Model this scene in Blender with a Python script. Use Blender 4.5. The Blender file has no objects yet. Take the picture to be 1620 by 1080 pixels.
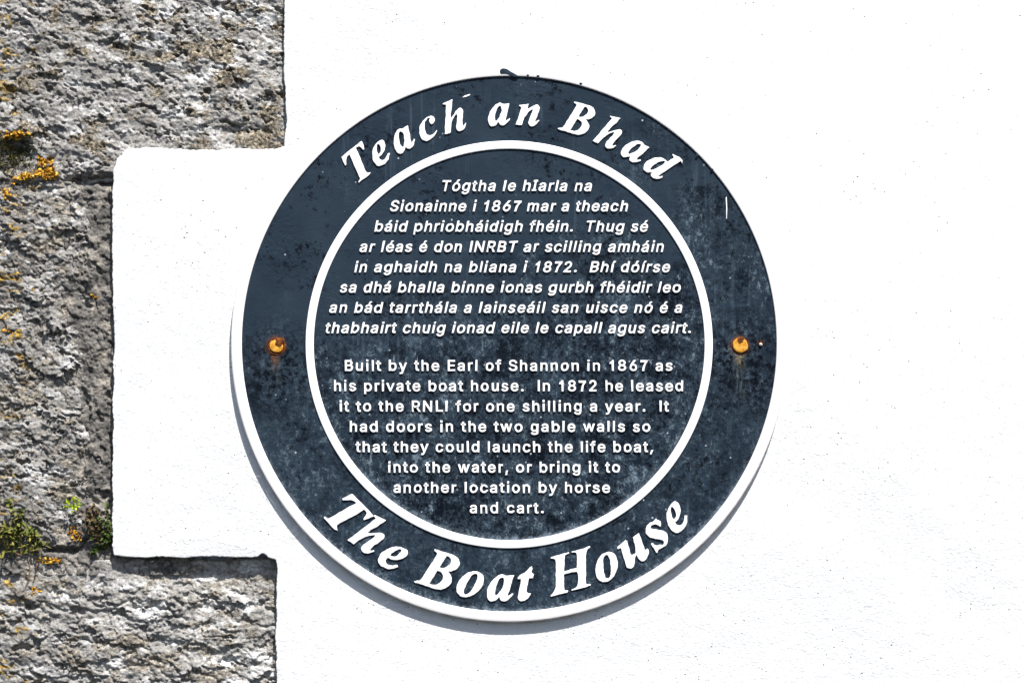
import bpy, bmesh, math, random, json
import numpy as np
from mathutils import Vector, Matrix
random.seed(7)
rng = np.random.default_rng(11)

# ------------------------------------------------------------------ scale
U = 0.0007                      # metres for one photograph pixel on the wall
Z0 = 1.70                       # height of the picture centre above the ground
def W(px, py, d=0.0):           # photo pixel + relief (pixels towards viewer) -> world
    return Vector(((px - 810) * U, -d * U, Z0 + (540 - py) * U))

S = bpy.context.scene
C = S.collection

# ------------------------------------------------------------------ camera
D = 3.0
cam_d = bpy.data.cameras.new('camera'); cam = bpy.data.objects.new('camera', cam_d); C.objects.link(cam)
cam.location = (0, -D, Z0); cam.rotation_euler = (math.radians(90), 0, 0)
cam_d.sensor_width = 36; cam_d.lens = 36 * D / (1620 * U)
cam_d.clip_start = 0.05; cam_d.clip_end = 100
S.camera = cam

# ------------------------------------------------------------------ light
sun_from = Vector((0.40, -1.0, 1.80)).normalized()
w = bpy.data.worlds.new('World'); S.world = w; w.use_nodes = True
wt = w.node_tree; wt.nodes.clear()
sky = wt.nodes.new('ShaderNodeTexSky'); sky.sky_type = 'NISHITA'; sky.sun_disc = False
sky.sun_elevation = math.asin(sun_from.z); sky.sun_rotation = math.atan2(sun_from.x, sun_from.y)
sky.dust_density = 1.5; sky.air_density = 0.9
bg = wt.nodes.new('ShaderNodeBackground'); bg.inputs[1].default_value = 0.08
wo = wt.nodes.new('ShaderNodeOutputWorld')
wt.links.new(sky.outputs[0], bg.inputs[0]); wt.links.new(bg.outputs[0], wo.inputs[0])
sl = bpy.data.lights.new('sun', 'SUN'); sl.energy = 5.0; sl.angle = math.radians(0.5); sl.color = (1.0, 0.965, 0.92)
so = bpy.data.objects.new('sun', sl); C.objects.link(so); so.location = (1, -3, 6)
so.rotation_euler = (-sun_from).to_track_quat('-Z', 'Y').to_euler()
S.view_settings.view_transform = 'Standard'; S.view_settings.look = 'None'
S.view_settings.gamma = 1.0; S.view_settings.use_curve_mapping = False
S.view_settings.exposure = 0.84
S.cycles.max_bounces = 6

# ------------------------------------------------------------------ object helpers
def link(name, me, parent=None, mat=None, loc=None):
    o = bpy.data.objects.new(name, me); C.objects.link(o)
    if mat: me.materials.append(mat)
    if parent: o.parent = parent
    if loc is not None: o.location = loc
    return o
def thing(name, label, cat, loc, group=None):
    o = bpy.data.objects.new(name, None); C.objects.link(o); o.location = loc
    o.empty_display_size = 0.02
    o['label'] = label; o['category'] = cat
    if group: o['group'] = group
    return o
def tag(o, label, cat, group=None):
    o['label'] = label; o['category'] = cat
    if group: o['group'] = group
    return o
def mesh_np(name, V, F, smooth=True):
    me = bpy.data.meshes.new(name)
    me.vertices.add(len(V)); me.vertices.foreach_set('co', np.asarray(V, np.float32).ravel())
    F = np.asarray(F, np.int32); k = F.shape[1]
    me.loops.add(F.size); me.loops.foreach_set('vertex_index', F.ravel())
    me.polygons.add(len(F)); me.polygons.foreach_set('loop_start', np.arange(len(F)) * k)
    me.polygons.foreach_set('loop_total', np.full(len(F), k))
    me.update(calc_edges=True); me.validate()
    if smooth: me.polygons.foreach_set('use_smooth', np.ones(len(me.polygons), bool))
    return me
def set_smooth_by_angle(me, ang=0.6):
    me.polygons.foreach_set('use_smooth', np.ones(len(me.polygons), bool))
    try: me.set_sharp_from_angle(angle=ang)
    except Exception: pass

def px_to_local(V, base):       # array of (px, py, depth) -> metres relative to base
    V = np.asarray(V, float)
    out = np.empty_like(V)
    out[:, 0] = (V[:, 0] - 810) * U - base.x
    out[:, 1] = -V[:, 2] * U - base.y
    out[:, 2] = Z0 + (540 - V[:, 1]) * U - base.z
    return out

# filled, bevelled plate from closed outlines (pixels), standing from depth d0 to d1
def plate(name, contours, d0, d1, bevel, base, offset=0.0, bres=2):
    cu = bpy.data.curves.new(name, 'CURVE'); cu.dimensions = '2D'; cu.fill_mode = 'BOTH'
    h = d1 - d0
    cu.extrude = max(h / 2 - bevel, 0.01) * U; cu.bevel_depth = bevel * U; cu.bevel_resolution = bres
    cu.offset = (offset - bevel) * U
    for c in contours:
        sp = cu.splines.new('POLY'); sp.points.add(len(c) - 1)
        for p, q in zip(sp.points, c):
            p.co = ((q[0] - 810) * U, (540 - q[1]) * U, 0, 1)
        sp.use_cyclic_u = True
    o = bpy.data.objects.new('tmp', cu); C.objects.link(o)
    bpy.context.view_layer.update()
    me = bpy.data.meshes.new_from_object(o.evaluated_get(bpy.context.evaluated_depsgraph_get()))
    bpy.data.objects.remove(o); bpy.data.curves.remove(cu)
    n = len(me.vertices); a = np.empty(n * 3, np.float32); me.vertices.foreach_get('co', a); a = a.reshape(-1, 3)
    b = np.empty_like(a); mid = (d0 + d1) / 2 * U
    b[:, 0] = a[:, 0] - base.x; b[:, 1] = -(a[:, 2] + mid) - base.y; b[:, 2] = a[:, 1] + Z0 - base.z
    me.vertices.foreach_set('co', b.ravel())
    bm = bmesh.new(); bm.from_mesh(me); bmesh.ops.remove_doubles(bm, verts=bm.verts, dist=1e-6)
    bmesh.ops.recalc_face_normals(bm, faces=bm.faces); bm.to_mesh(me); bm.free()
    me.name = name; me.materials.clear()
    set_smooth_by_angle(me, 0.7)
    return me

# ring swept from a profile of (radius, depth) in pixels
def lathe(name, prof, cx, cy, base, n=256, closed=True):
    V = []; F = []; k = len(prof)
    for i in range(n):
        a = 2 * math.pi * i / n
        for r, d in prof: V.append((cx + r * math.cos(a), cy + r * math.sin(a), d))
    for i in range(n):
        for j in range(k if closed else k - 1):
            F.append((i * k + j, ((i + 1) % n) * k + j, ((i + 1) % n) * k + (j + 1) % k, i * k + (j + 1) % k))
    me = mesh_np(name, px_to_local(V, base), F)
    bm = bmesh.new(); bm.from_mesh(me); bmesh.ops.remove_doubles(bm, verts=bm.verts, dist=1e-7)
    bmesh.ops.recalc_face_normals(bm, faces=bm.faces); bm.to_mesh(me); bm.free()
    set_smooth_by_angle(me, 0.8)
    return me

# thin tube along a list of (px, py, d) points
def tube_geo(P, r0, r1, V, F, sides=5):
    P = [Vector(p) for p in P]; b = len(V); n = len(P)
    for i, p in enumerate(P):
        t = (P[min(i + 1, n - 1)] - P[max(i - 1, 0)]).normalized()
        u = t.cross(Vector((0.3, 0.2, 1))).normalized(); v = t.cross(u)
        r = r0 + (r1 - r0) * i / max(n - 1, 1)
        for s in range(sides):
            a = 2 * math.pi * s / sides
            V.append(tuple(p + u * (r * math.cos(a)) + v * (r * math.sin(a))))
    for i in range(n - 1):
        for s in range(sides):
            F.append((b + i * sides + s, b + i * sides + (s + 1) % sides, b + (i + 1) * sides + (s + 1) % sides, b + (i + 1) * sides + s))

# ------------------------------------------------------------------ numpy noise
_perm = rng.permutation(4096); _grad = rng.uniform(0, 2 * math.pi, 4096)
_gx, _gy = np.cos(_grad), np.sin(_grad)
def perlin(x, y, seed=0):
    xi = np.floor(x).astype(np.int64); yi = np.floor(y).astype(np.int64); xf = x - xi; yf = y - yi
    def g(ix, iy):
        return _perm[(_perm[(ix + seed * 131) & 4095] + iy + seed * 57) & 4095]
    def dot(ix, iy, fx, fy):
        h = g(ix, iy); return _gx[h] * fx + _gy[h] * fy
    u = xf ** 3 * (xf * (xf * 6 - 15) + 10); v = yf ** 3 * (yf * (yf * 6 - 15) + 10)
    a = dot(xi, yi, xf, yf); b = dot(xi + 1, yi, xf - 1, yf)
    c = dot(xi, yi + 1, xf, yf - 1); d = dot(xi + 1, yi + 1, xf - 1, yf - 1)
    return 1.5 * ((a * (1 - u) + b * u) * (1 - v) + (c * (1 - u) + d * u) * v)
def fbm(x, y, o=4, seed=0, rough=0.5):
    s = 0; a = 1
    for i in range(o):
        s = s + a * perlin(x, y, seed + i); x = x * 2.03 + 3.1; y = y * 2.03 + 1.7; a *= rough
    return s
def sstep(e0, e1, x):
    t = np.clip((x - e0) / (e1 - e0), 0, 1); return t * t * (3 - 2 * t)

# ------------------------------------------------------------------ shader helpers
class G:
    def __init__(s, name):
        s.m = bpy.data.materials.new(name); s.m.use_nodes = True
        s.t = s.m.node_tree; s.n = s.t.nodes; s.l = s.t.links
        s.bs = s.n['Principled BSDF']
        geo = s.n.new('ShaderNodeNewGeometry')
        sub = s.n.new('ShaderNodeVectorMath'); sub.operation = 'SUBTRACT'
        s.l.new(geo.outputs['Position'], sub.inputs[0]); sub.inputs[1].default_value = (0, 0, Z0)
        mul = s.n.new('ShaderNodeVectorMath'); mul.operation = 'SCALE'
        s.l.new(sub.outputs[0], mul.inputs[0]); mul.inputs['Scale'].default_value = 1 / U
        s.p = mul.outputs[0]                      # place on the wall, in photograph pixels
        sep = s.n.new('ShaderNodeSeparateXYZ'); s.l.new(s.p, sep.inputs[0])
        s.x, s.d, s.z = sep.outputs[0], s.f('MULTIPLY', sep.outputs[1], -1), sep.outputs[2]
        s.bs.inputs['Specular IOR Level'].default_value = 0.12
    def put(s, sock, v):
        if hasattr(v, 'is_output') or isinstance(v, bpy.types.NodeSocket): s.l.new(v, sock)
        else: sock.default_value = v
    def f(s, op, a, b=0.0, c=0.0, clamp=False):
        n = s.n.new('ShaderNodeMath'); n.operation = op; n.use_clamp = clamp
        for i, v in enumerate((a, b, c)): s.put(n.inputs[i], v)
        return n.outputs[0]
    def noise(s, size, detail=4, rough=0.55, off=0.0, sx=1.0, sz=1.0, dist=0.0):
        mp = s.n.new('ShaderNodeMapping'); s.l.new(s.p, mp.inputs[0])
        mp.inputs['Scale'].default_value = (1 / (size * sx), 1 / size, 1 / (size * sz))
        mp.inputs['Location'].default_value = (off, off * 0.7, off * 1.3)
        n = s.n.new('ShaderNodeTexNoise'); s.l.new(mp.outputs[0], n.inputs['Vector'])
        n.inputs['Scale'].default_value = 1; n.inputs['Detail'].default_value = detail
        n.inputs['Roughness'].default_value = rough; n.inputs['Distortion'].default_value = dist
        return n.outputs['Fac']
    def voro(s, size, off=0.0):
        mp = s.n.new('ShaderNodeMapping'); s.l.new(s.p, mp.inputs[0])
        mp.inputs['Scale'].default_value = (1 / size, 0.001, 1 / size); mp.inputs['Location'].default_value = (off, 0, off)
        n = s.n.new('ShaderNodeTexVoronoi'); s.l.new(mp.outputs[0], n.inputs['Vector']); n.inputs['Scale'].default_value = 1
        return n.outputs['Distance'], n.outputs['Color']
    def step(s, v, a, b, lo=0.0, hi=1.0):
        n = s.n.new('ShaderNodeMapRange'); n.interpolation_type = 'SMOOTHSTEP'; n.clamp = True
        for i, q in enumerate((v, a, b, lo, hi)): s.put(n.inputs[i], q)
        return n.outputs[0]
    def mix(s, fac, a, b, mode='MIX'):
        n = s.n.new('ShaderNodeMix'); n.data_type = 'RGBA'; n.blend_type = mode
        s.put(n.inputs[0], fac)
        for i, v in ((6, a), (7, b)):
            if isinstance(v, tuple) and len(v) == 3: v = v + (1,)
            s.put(n.inputs[i], v)
        return n.outputs[2]
    def ramp(s, v, stops):
        n = s.n.new('ShaderNodeValToRGB'); s.l.new(v, n.inputs[0]); e = n.color_ramp.elements
        while len(e) < len(stops): e.new(0.5)
        for q, (p, c) in zip(e, stops): q.position = p; q.color = c + (1,)
        return n.outputs[0]
    def bump(s, h, dist, strength=1.0, prev=None):
        n = s.n.new('ShaderNodeBump'); s.l.new(h, n.inputs['Height']); n.inputs['Distance'].default_value = dist * U
        s.put(n.inputs['Strength'], strength)
        if prev: s.l.new(prev, n.inputs['Normal'])
        return n.outputs[0]
    def out(s, col=None, rough=None, normal=None):
        if col is not None:
            if isinstance(col, tuple) and len(col) == 3: col = col + (1,)
            s.put(s.bs.inputs['Base Color'], col)
        if rough is not None: s.put(s.bs.inputs['Roughness'], rough)
        if normal is not None: s.put(s.bs.inputs['Normal'], normal)
        return s.m
    def fx(s, px): return s.f('SUBTRACT', s.x, px - 810)           # x measured from photo column px
    def fy(s, py): return s.f('SUBTRACT', s.f('MULTIPLY', s.z, -1), py - 540)   # y (down) from photo row py
    def rad(s, px, py):
        a = s.fx(px); b = s.fy(py)
        return s.f('SQRT', s.f('ADD', s.f('MULTIPLY', a, a), s.f('MULTIPLY', b, b)))

# ------------------------------------------------------------------ materials
def m_render():
    g = G('white_render')
    d, vc = g.voro(9.5, 3.3)
    reg = g.step(g.noise(140, 3, 0.6, 9.0), 0.42, 0.62)
    pit = g.f('MULTIPLY', g.step(d, 0.15, 0.05), g.step(g.noise(24, 3, 0.7, 4.0), 0.49, 0.60))
    pit = g.f('MULTIPLY', pit, g.f('ADD', 0.25, reg))
    grain = g.noise(3.6, 4, 0.75, 1.0, 1.4)
    h = g.f('ADD', g.f('MULTIPLY', grain, 0.7), g.f('MULTIPLY', g.noise(22, 3, 0.5, 5.0), 0.8))
    h = g.f('SUBTRACT', h, g.f('MULTIPLY', pit, 1.4))
    tone = g.noise(170, 4, 0.6, 41.0)
    col = g.mix(g.step(tone, 0.35, 0.65), (0.695, 0.71, 0.715), (0.75, 0.76, 0.76))
    col = g.mix(g.f('MULTIPLY', g.step(g.noise(7, 5, 0.75, 61.0, 1.8), 0.60, 0.70), g.f('MULTIPLY', reg, 0.30)), col, (0.45, 0.45, 0.45))
    col = g.mix(g.f('MULTIPLY', g.f('MINIMUM', pit, 1.0), 0.85), col, (0.20, 0.205, 0.205))  # shade inside the pits is painted into the colour
    # grime and lost paint along the broken edge of the coat
    dirt = g.f('MULTIPLY', g.step(g.noise(6, 5, 0.75, 2.0), 0.50, 0.60), g.step(g.d, -0.8, -7.0))
    col = g.mix(dirt, col, (0.16, 0.145, 0.12))
    return g.out(col, 0.9, g.bump(h, 2.6, 0.8))
def m_stone(name, pale, tan, lich):
    g = G(name)
    a = g.noise(40, 9, 0.70, 1.0, 1.5, 0.75, 0.5)
    col = g.ramp(a, [(0.28, (0.14, 0.136, 0.13)), (0.40, (0.225, 0.22, 0.213)), (0.52, (0.33, 0.327, 0.322)), (0.61, (0.56, 0.57, 0.585))])
    col = g.mix(g.step(g.x, -470, -760, 0.0, 0.35), col, (0.15, 0.145, 0.14))
    b = g.noise(38, 6, 0.7, 6.0, 1.3, 0.8, 0.4)
    tn = g.f('MULTIPLY', g.step(b, 0.51, 0.58), tan)
    sp = g.noise(5, 3, 0.7, 3.0)
    tcol = g.ramp(sp, [(0.34, (0.06, 0.048, 0.036)), (0.5, (0.20, 0.168, 0.125)), (0.62, (0.50, 0.45, 0.35))])
    col = g.mix(tn, col, tcol)
    fine = g.ramp(g.noise(5.5, 5, 0.85, 8.0), [(0.32, (0.30, 0.29, 0.28)), (0.5, (0.95, 0.95, 0.95)), (0.66, (1.45, 1.45, 1.45))])
    col = g.mix(1.0, col, fine, 'MULTIPLY')
    col = g.mix(1.0, col, (pale, pale * 0.985, pale * 0.955), 'MULTIPLY')
    # crusty yellow lichen, thick at the left
    c = g.noise(26, 7, 0.72, 14.0, 1.6, 0.8, 0.6)
    th = g.step(g.x, -815, -640, 0.54, 0.74)
    ly = g.f('MULTIPLY', g.step(g.f('SUBTRACT', c, th), 0.0, 0.05), lich)
    lcol = g.ramp(g.noise(6, 4, 0.7, 21.0), [(0.32, (0.16, 0.11, 0.05)), (0.5, (0.42, 0.26, 0.05)), (0.66, (0.60, 0.48, 0.20))])
    col = g.mix(ly, col, lcol)
    hh = g.f('ADD', g.f('MULTIPLY', g.noise(4.2, 6, 0.8, 4.0, 1.4), g.f('ADD', 0.7, g.f('MULTIPLY', tn, 0.9))), g.f('MULTIPLY', ly, 0.5))
    nb = g.bump(hh, 3.0, 0.95)
    return g.out(col, 0.95, nb)
def m_mortar():
    g = G('grey_mortar')
    a = g.noise(30, 8, 0.68, 31.0)
    col = g.ramp(a, [(0.32, (0.06, 0.057, 0.053)), (0.46, (0.13, 0.124, 0.116)), (0.56, (0.22, 0.205, 0.185)), (0.68, (0.46, 0.41, 0.34))])
    fine = g.ramp(g.noise(4, 4, 0.75, 18.0), [(0.30, (0.4, 0.4, 0.4)), (0.5, (0.95, 0.95, 0.95)), (0.7, (1.4, 1.4, 1.4))])
    col = g.mix(1.0, col, fine, 'MULTIPLY')
    return g.out(col, 0.95, g.bump(g.noise(3.2, 5, 0.75, 12.0), 2.6, 0.9))
PCX, PCY = 805.5, 544.0
def m_field():
    g = G('weathered_navy_paint')
    r = g.rad(PCX, PCY); y = g.fy(PCY); x = g.fx(PCX)
    col = g.ramp(g.noise(70, 4, 0.6, 2.0), [(0.3, (0.0155, 0.0250, 0.0385)), (0.7, (0.0235, 0.0370, 0.053))])
    # mottled weathering: black growth and chalk sparkle, strongest in the middle and lower right of the inner disc
    w0 = g.f('ADD', g.f('ADD', y, g.f('MULTIPLY', x, 0.30)), g.f('MULTIPLY', g.f('SUBTRACT', g.noise(90, 4, 0.6, 7.0), 0.5), 520))
    inner = g.step(r, 330, 300)
    low = g.f('MULTIPLY', g.step(w0, -190, 60), g.f('ADD', 0.45, g.f('MULTIPLY', inner, 0.55)))
    side = g.f('MULTIPLY', g.step(x, 120, 300), g.step(g.noise(75, 4, 0.6, 77.0), 0.46, 0.58))
    low = g.f('MAXIMUM', low, g.f('MULTIPLY', side, 0.75))
    fz = g.noise(7.5, 9, 0.85, 4.0, 1.0, 1.15)
    big = g.noise(34, 5, 0.6, 24.0)
    bl = g.f('MULTIPLY', g.step(g.f('ADD', g.f('MULTIPLY', fz, 0.74), g.f('MULTIPLY', big, 0.26)), 0.52, 0.60), low)
    dk = g.f('MULTIPLY', g.step(g.f('ADD', g.f('MULTIPLY', fz, 0.66), g.f('MULTIPLY', big, 0.34)), 0.485, 0.43), low)
    col = g.mix(g.f('MULTIPLY', dk, 0.85), col, (0.003, 0.005, 0.009))
    col = g.mix(g.f('MULTIPLY', bl, 0.85), col, (0.18, 0.245, 0.30))
    # a few bright lime dribbles
    lm = g.f('MULTIPLY', g.step(g.noise(12, 7, 0.75, 90.0, 1.0, 2.5), 0.62, 0.70), g.f('MULTIPLY', low, 0.8))
    col = g.mix(lm, col, (0.38, 0.46, 0.54))
    # vertical run marks
    st = g.f('MULTIPLY', g.step(g.noise(9, 3, 0.6, 11.0, 1.0, 22.0), 0.54, 0.72), g.step(g.noise(110, 2, 0.5, 15.0), 0.45, 0.6))
    col = g.mix(g.f('MULTIPLY', st, 0.24), col, (0.10, 0.14, 0.19))
    # dark mould spots
    ds = g.f('MULTIPLY', g.step(g.noise(10, 7, 0.75, 19.0), 0.52, 0.63), g.step(g.noise(95, 3, 0.6, 23.0), 0.46, 0.60))
    bm = g.f('MAXIMUM', g.step(g.rad(438, 590), 110, 20), g.step(g.rad(1180, 580), 130, 30))
    ds2 = g.f('MULTIPLY', g.step(g.noise(10, 7, 0.75, 29.0), 0.49, 0.56), bm)
    ds = g.f('MAXIMUM', ds, ds2); ds = g.f('MAXIMUM', ds, g.f('MULTIPLY', dk, 0.6))
    col = g.mix(g.f('MULTIPLY', ds, 0.95), col, (0.003, 0.0045, 0.008))
    # small pale specks
    sd, _ = g.voro(17, 5.0)
    col = g.mix(g.f('MULTIPLY', g.step(sd, 0.11, 0.04), g.step(g.noise(80, 2, 0.5, 33.0), 0.52, 0.6)), col, (0.42, 0.48, 0.55))
    # white paint strayed beyond the lower edges of the raised rings
    n = g.noise(11, 8, 0.85, 40.0)
    lowy = g.step(y, 80, 330)
    e1 = g.f('MULTIPLY', g.step(g.f('ADD', r, g.f('MULTIPLY', g.f('SUBTRACT', n, 0.5), 60)), 414, 428), lowy)
    e2 = g.f('MULTIPLY', g.f('MULTIPLY', g.step(g.f('ADD', r, g.f('MULTIPLY', g.f('SUBTRACT', n, 0.5), 56)), 301, 314), g.step(r, 323, 318)), lowy)
    col = g.mix(g.f('MULTIPLY', g.f('MAXIMUM', e1, e2), 0.5), col, (0.32, 0.39, 0.46))
    # rust and lime runs below the two bolts
    for bx, by, wd, ln in ((437, 549, 9, 75), (1169, 549, 12, 110)):
        ax = g.f('ABSOLUTE', g.f('ADD', g.fx(bx), g.f('MULTIPLY', g.f('SUBTRACT', g.noise(14, 4, 0.6, bx * 0.01, 1, 3), 0.5), 9)))
        yy = g.fy(by)
        below = g.step(yy, 4, 12)
        run = g.f('MULTIPLY', g.f('MULTIPLY', g.step(ax, wd + 4, wd * 0.1), below), g.step(yy, ln, ln * 0.25))
        run = g.f('MULTIPLY', run, g.step(g.noise(6, 7, 0.8, 50.0, 0.8, 3.0), 0.44, 0.60))
        col = g.mix(g.f('MULTIPLY', run, 0.6), col, (0.13, 0.165, 0.175))
        rr = g.f('MULTIPLY', g.f('MULTIPLY', g.step(ax, wd - 1, wd * 0.2), below), g.f('MULTIPLY', g.step(yy, 42, 14), g.step(g.noise(5, 6, 0.8, 52.0, 0.8, 2.4), 0.40, 0.54)))
        col = g.mix(g.f('MULTIPLY', rr, 0.8 if bx < 600 else 0.4), col, (0.15, 0.06, 0.022) if bx < 600 else (0.40, 0.33, 0.17))
        halo = g.step(g.f('ADD', g.rad(bx, by - 2), g.f('MULTIPLY', g.noise(5, 4, 0.7, 60.0), 8)), 24, 18)
        col = g.mix(g.f('MULTIPLY', halo, 0.32), col, (0.13, 0.045, 0.018))
    h = g.f('ADD', g.f('MULTIPLY', g.noise(4.5, 4, 0.65, 70.0), 0.5), g.f('MULTIPLY', g.noise(17, 4, 0.6, 72.0), 1.0))
    h = g.f('ADD', h, g.f('MULTIPLY', bl, 0.6)); h = g.f('SUBTRACT', h, g.f('MULTIPLY', ds, 0.7))
    g.bs.inputs['Specular IOR Level'].default_value = 0.035
    return g.out(col, g.f('ADD', 0.4, g.f('MULTIPLY', bl, 0.35)), g.bump(h, 2.6, g.f('ADD', g.step(g.noise(85, 3, 0.6, 83.0), 0.45, 0.60, 0.25, 0.75), g.f('MULTIPLY', low, 0.3), 0.0, True)))
def m_white(name, dirt):
    g = G(name)
    n = g.f('MULTIPLY', g.step(g.noise(6, 6, 0.75, 5.0), 0.60, 0.72), dirt)
    col = g.mix(n, (0.84, 0.84, 0.84), (0.28, 0.29, 0.31))
    h = g.noise(5, 4, 0.65, 2.0)
    return g.out(col, 0.55, g.bump(h, 0.5, 0.35))
def m_rim():
    g = G('white_rim_paint')
    n = g.step(g.noise(7, 6, 0.75, 15.0), 0.63, 0.72)
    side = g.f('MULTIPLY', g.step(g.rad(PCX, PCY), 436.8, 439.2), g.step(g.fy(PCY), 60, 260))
    rust = g.f('MULTIPLY', side, g.step(g.noise(20, 5, 0.7, 25.0), 0.40, 0.58))  # brown shade and dirt painted along the rim's lower outer edge
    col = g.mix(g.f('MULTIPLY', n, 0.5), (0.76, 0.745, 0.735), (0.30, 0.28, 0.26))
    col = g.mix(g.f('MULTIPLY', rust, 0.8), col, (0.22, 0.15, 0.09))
    return g.out(col, 0.5, g.bump(g.noise(6, 4, 0.6, 2.0), 0.6, 0.4))
def m_rust(name, c0, c1, c2, size=5, rough=0.8, bd=2.0):
    g = G(name)
    col = g.ramp(g.noise(size, 6, 0.7, 3.0), [(0.32, c0), (0.5, c1), (0.66, c2)])
    return g.out(col, rough, g.bump(g.noise(size * 0.6, 5, 0.7, 8.0), bd, 0.8))
def m_leaf(name, c0, c1, c2):
    g = G(name)
    oi = g.n.new('ShaderNodeNewGeometry').outputs['Random Per Island']
    col = g.ramp(oi, [(0.1, c0), (0.5, c1), (0.9, c2)])
    m = g.out(col, 0.55)
    g.bs.inputs['Subsurface Weight'].default_value = 0.0
    return m
M = dict(render=m_render(),
         stone_top=m_stone('limestone_pale', 1.10, 0.95, 0.8), stone_mid=m_stone('limestone_grey', 1.08, 0.6, 1.0), stone_low=m_stone('limestone_light', 1.10, 0.6, 1.0),
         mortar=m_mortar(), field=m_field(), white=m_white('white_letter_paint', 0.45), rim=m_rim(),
         rust=m_rust('flaking_rust', (0.025, 0.008, 0.004), (0.12, 0.036, 0.010), (0.28, 0.095, 0.022)),
         head=m_rust('yellow_bolt_coating', (0.30, 0.11, 0.018), (0.60, 0.28, 0.03), (0.72, 0.44, 0.10), 7, 0.75, 0.8),
         lichen=m_leaf('orange_lichen', (0.28, 0.11, 0.010), (0.52, 0.26, 0.018), (0.64, 0.44, 0.07)),
         leaf_brown=m_leaf('withered_leaf', (0.03, 0.022, 0.012), (0.075, 0.05, 0.024), (0.13, 0.10, 0.04)),
         moss=m_leaf('dark_moss', (0.018, 0.020, 0.008), (0.05, 0.05, 0.018), (0.12, 0.12, 0.03)),
         leaf_dark=m_leaf('dark_green_leaf', (0.022, 0.036, 0.010), (0.05, 0.08, 0.02), (0.11, 0.14, 0.04)),
         leaf_mid=m_leaf('olive_leaf', (0.035, 0.045, 0.010), (0.10, 0.12, 0.022), (0.22, 0.20, 0.05)),
         leaf_lime=m_leaf('lime_leaf', (0.17, 0.27, 0.015), (0.28, 0.37, 0.02), (0.38, 0.43, 0.04)),
         stem=m_leaf('reddish_stem', (0.10, 0.05, 0.03), (0.16, 0.10, 0.06), (0.20, 0.12, 0.07)),
         grit=m_rust('pale_grit', (0.25, 0.18, 0.12), (0.5, 0.45, 0.38), (0.7, 0.68, 0.62), 4),
         thread=m_rust('dusty_thread', (0.4, 0.4, 0.4), (0.6, 0.6, 0.6), (0.7, 0.7, 0.7)))

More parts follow.
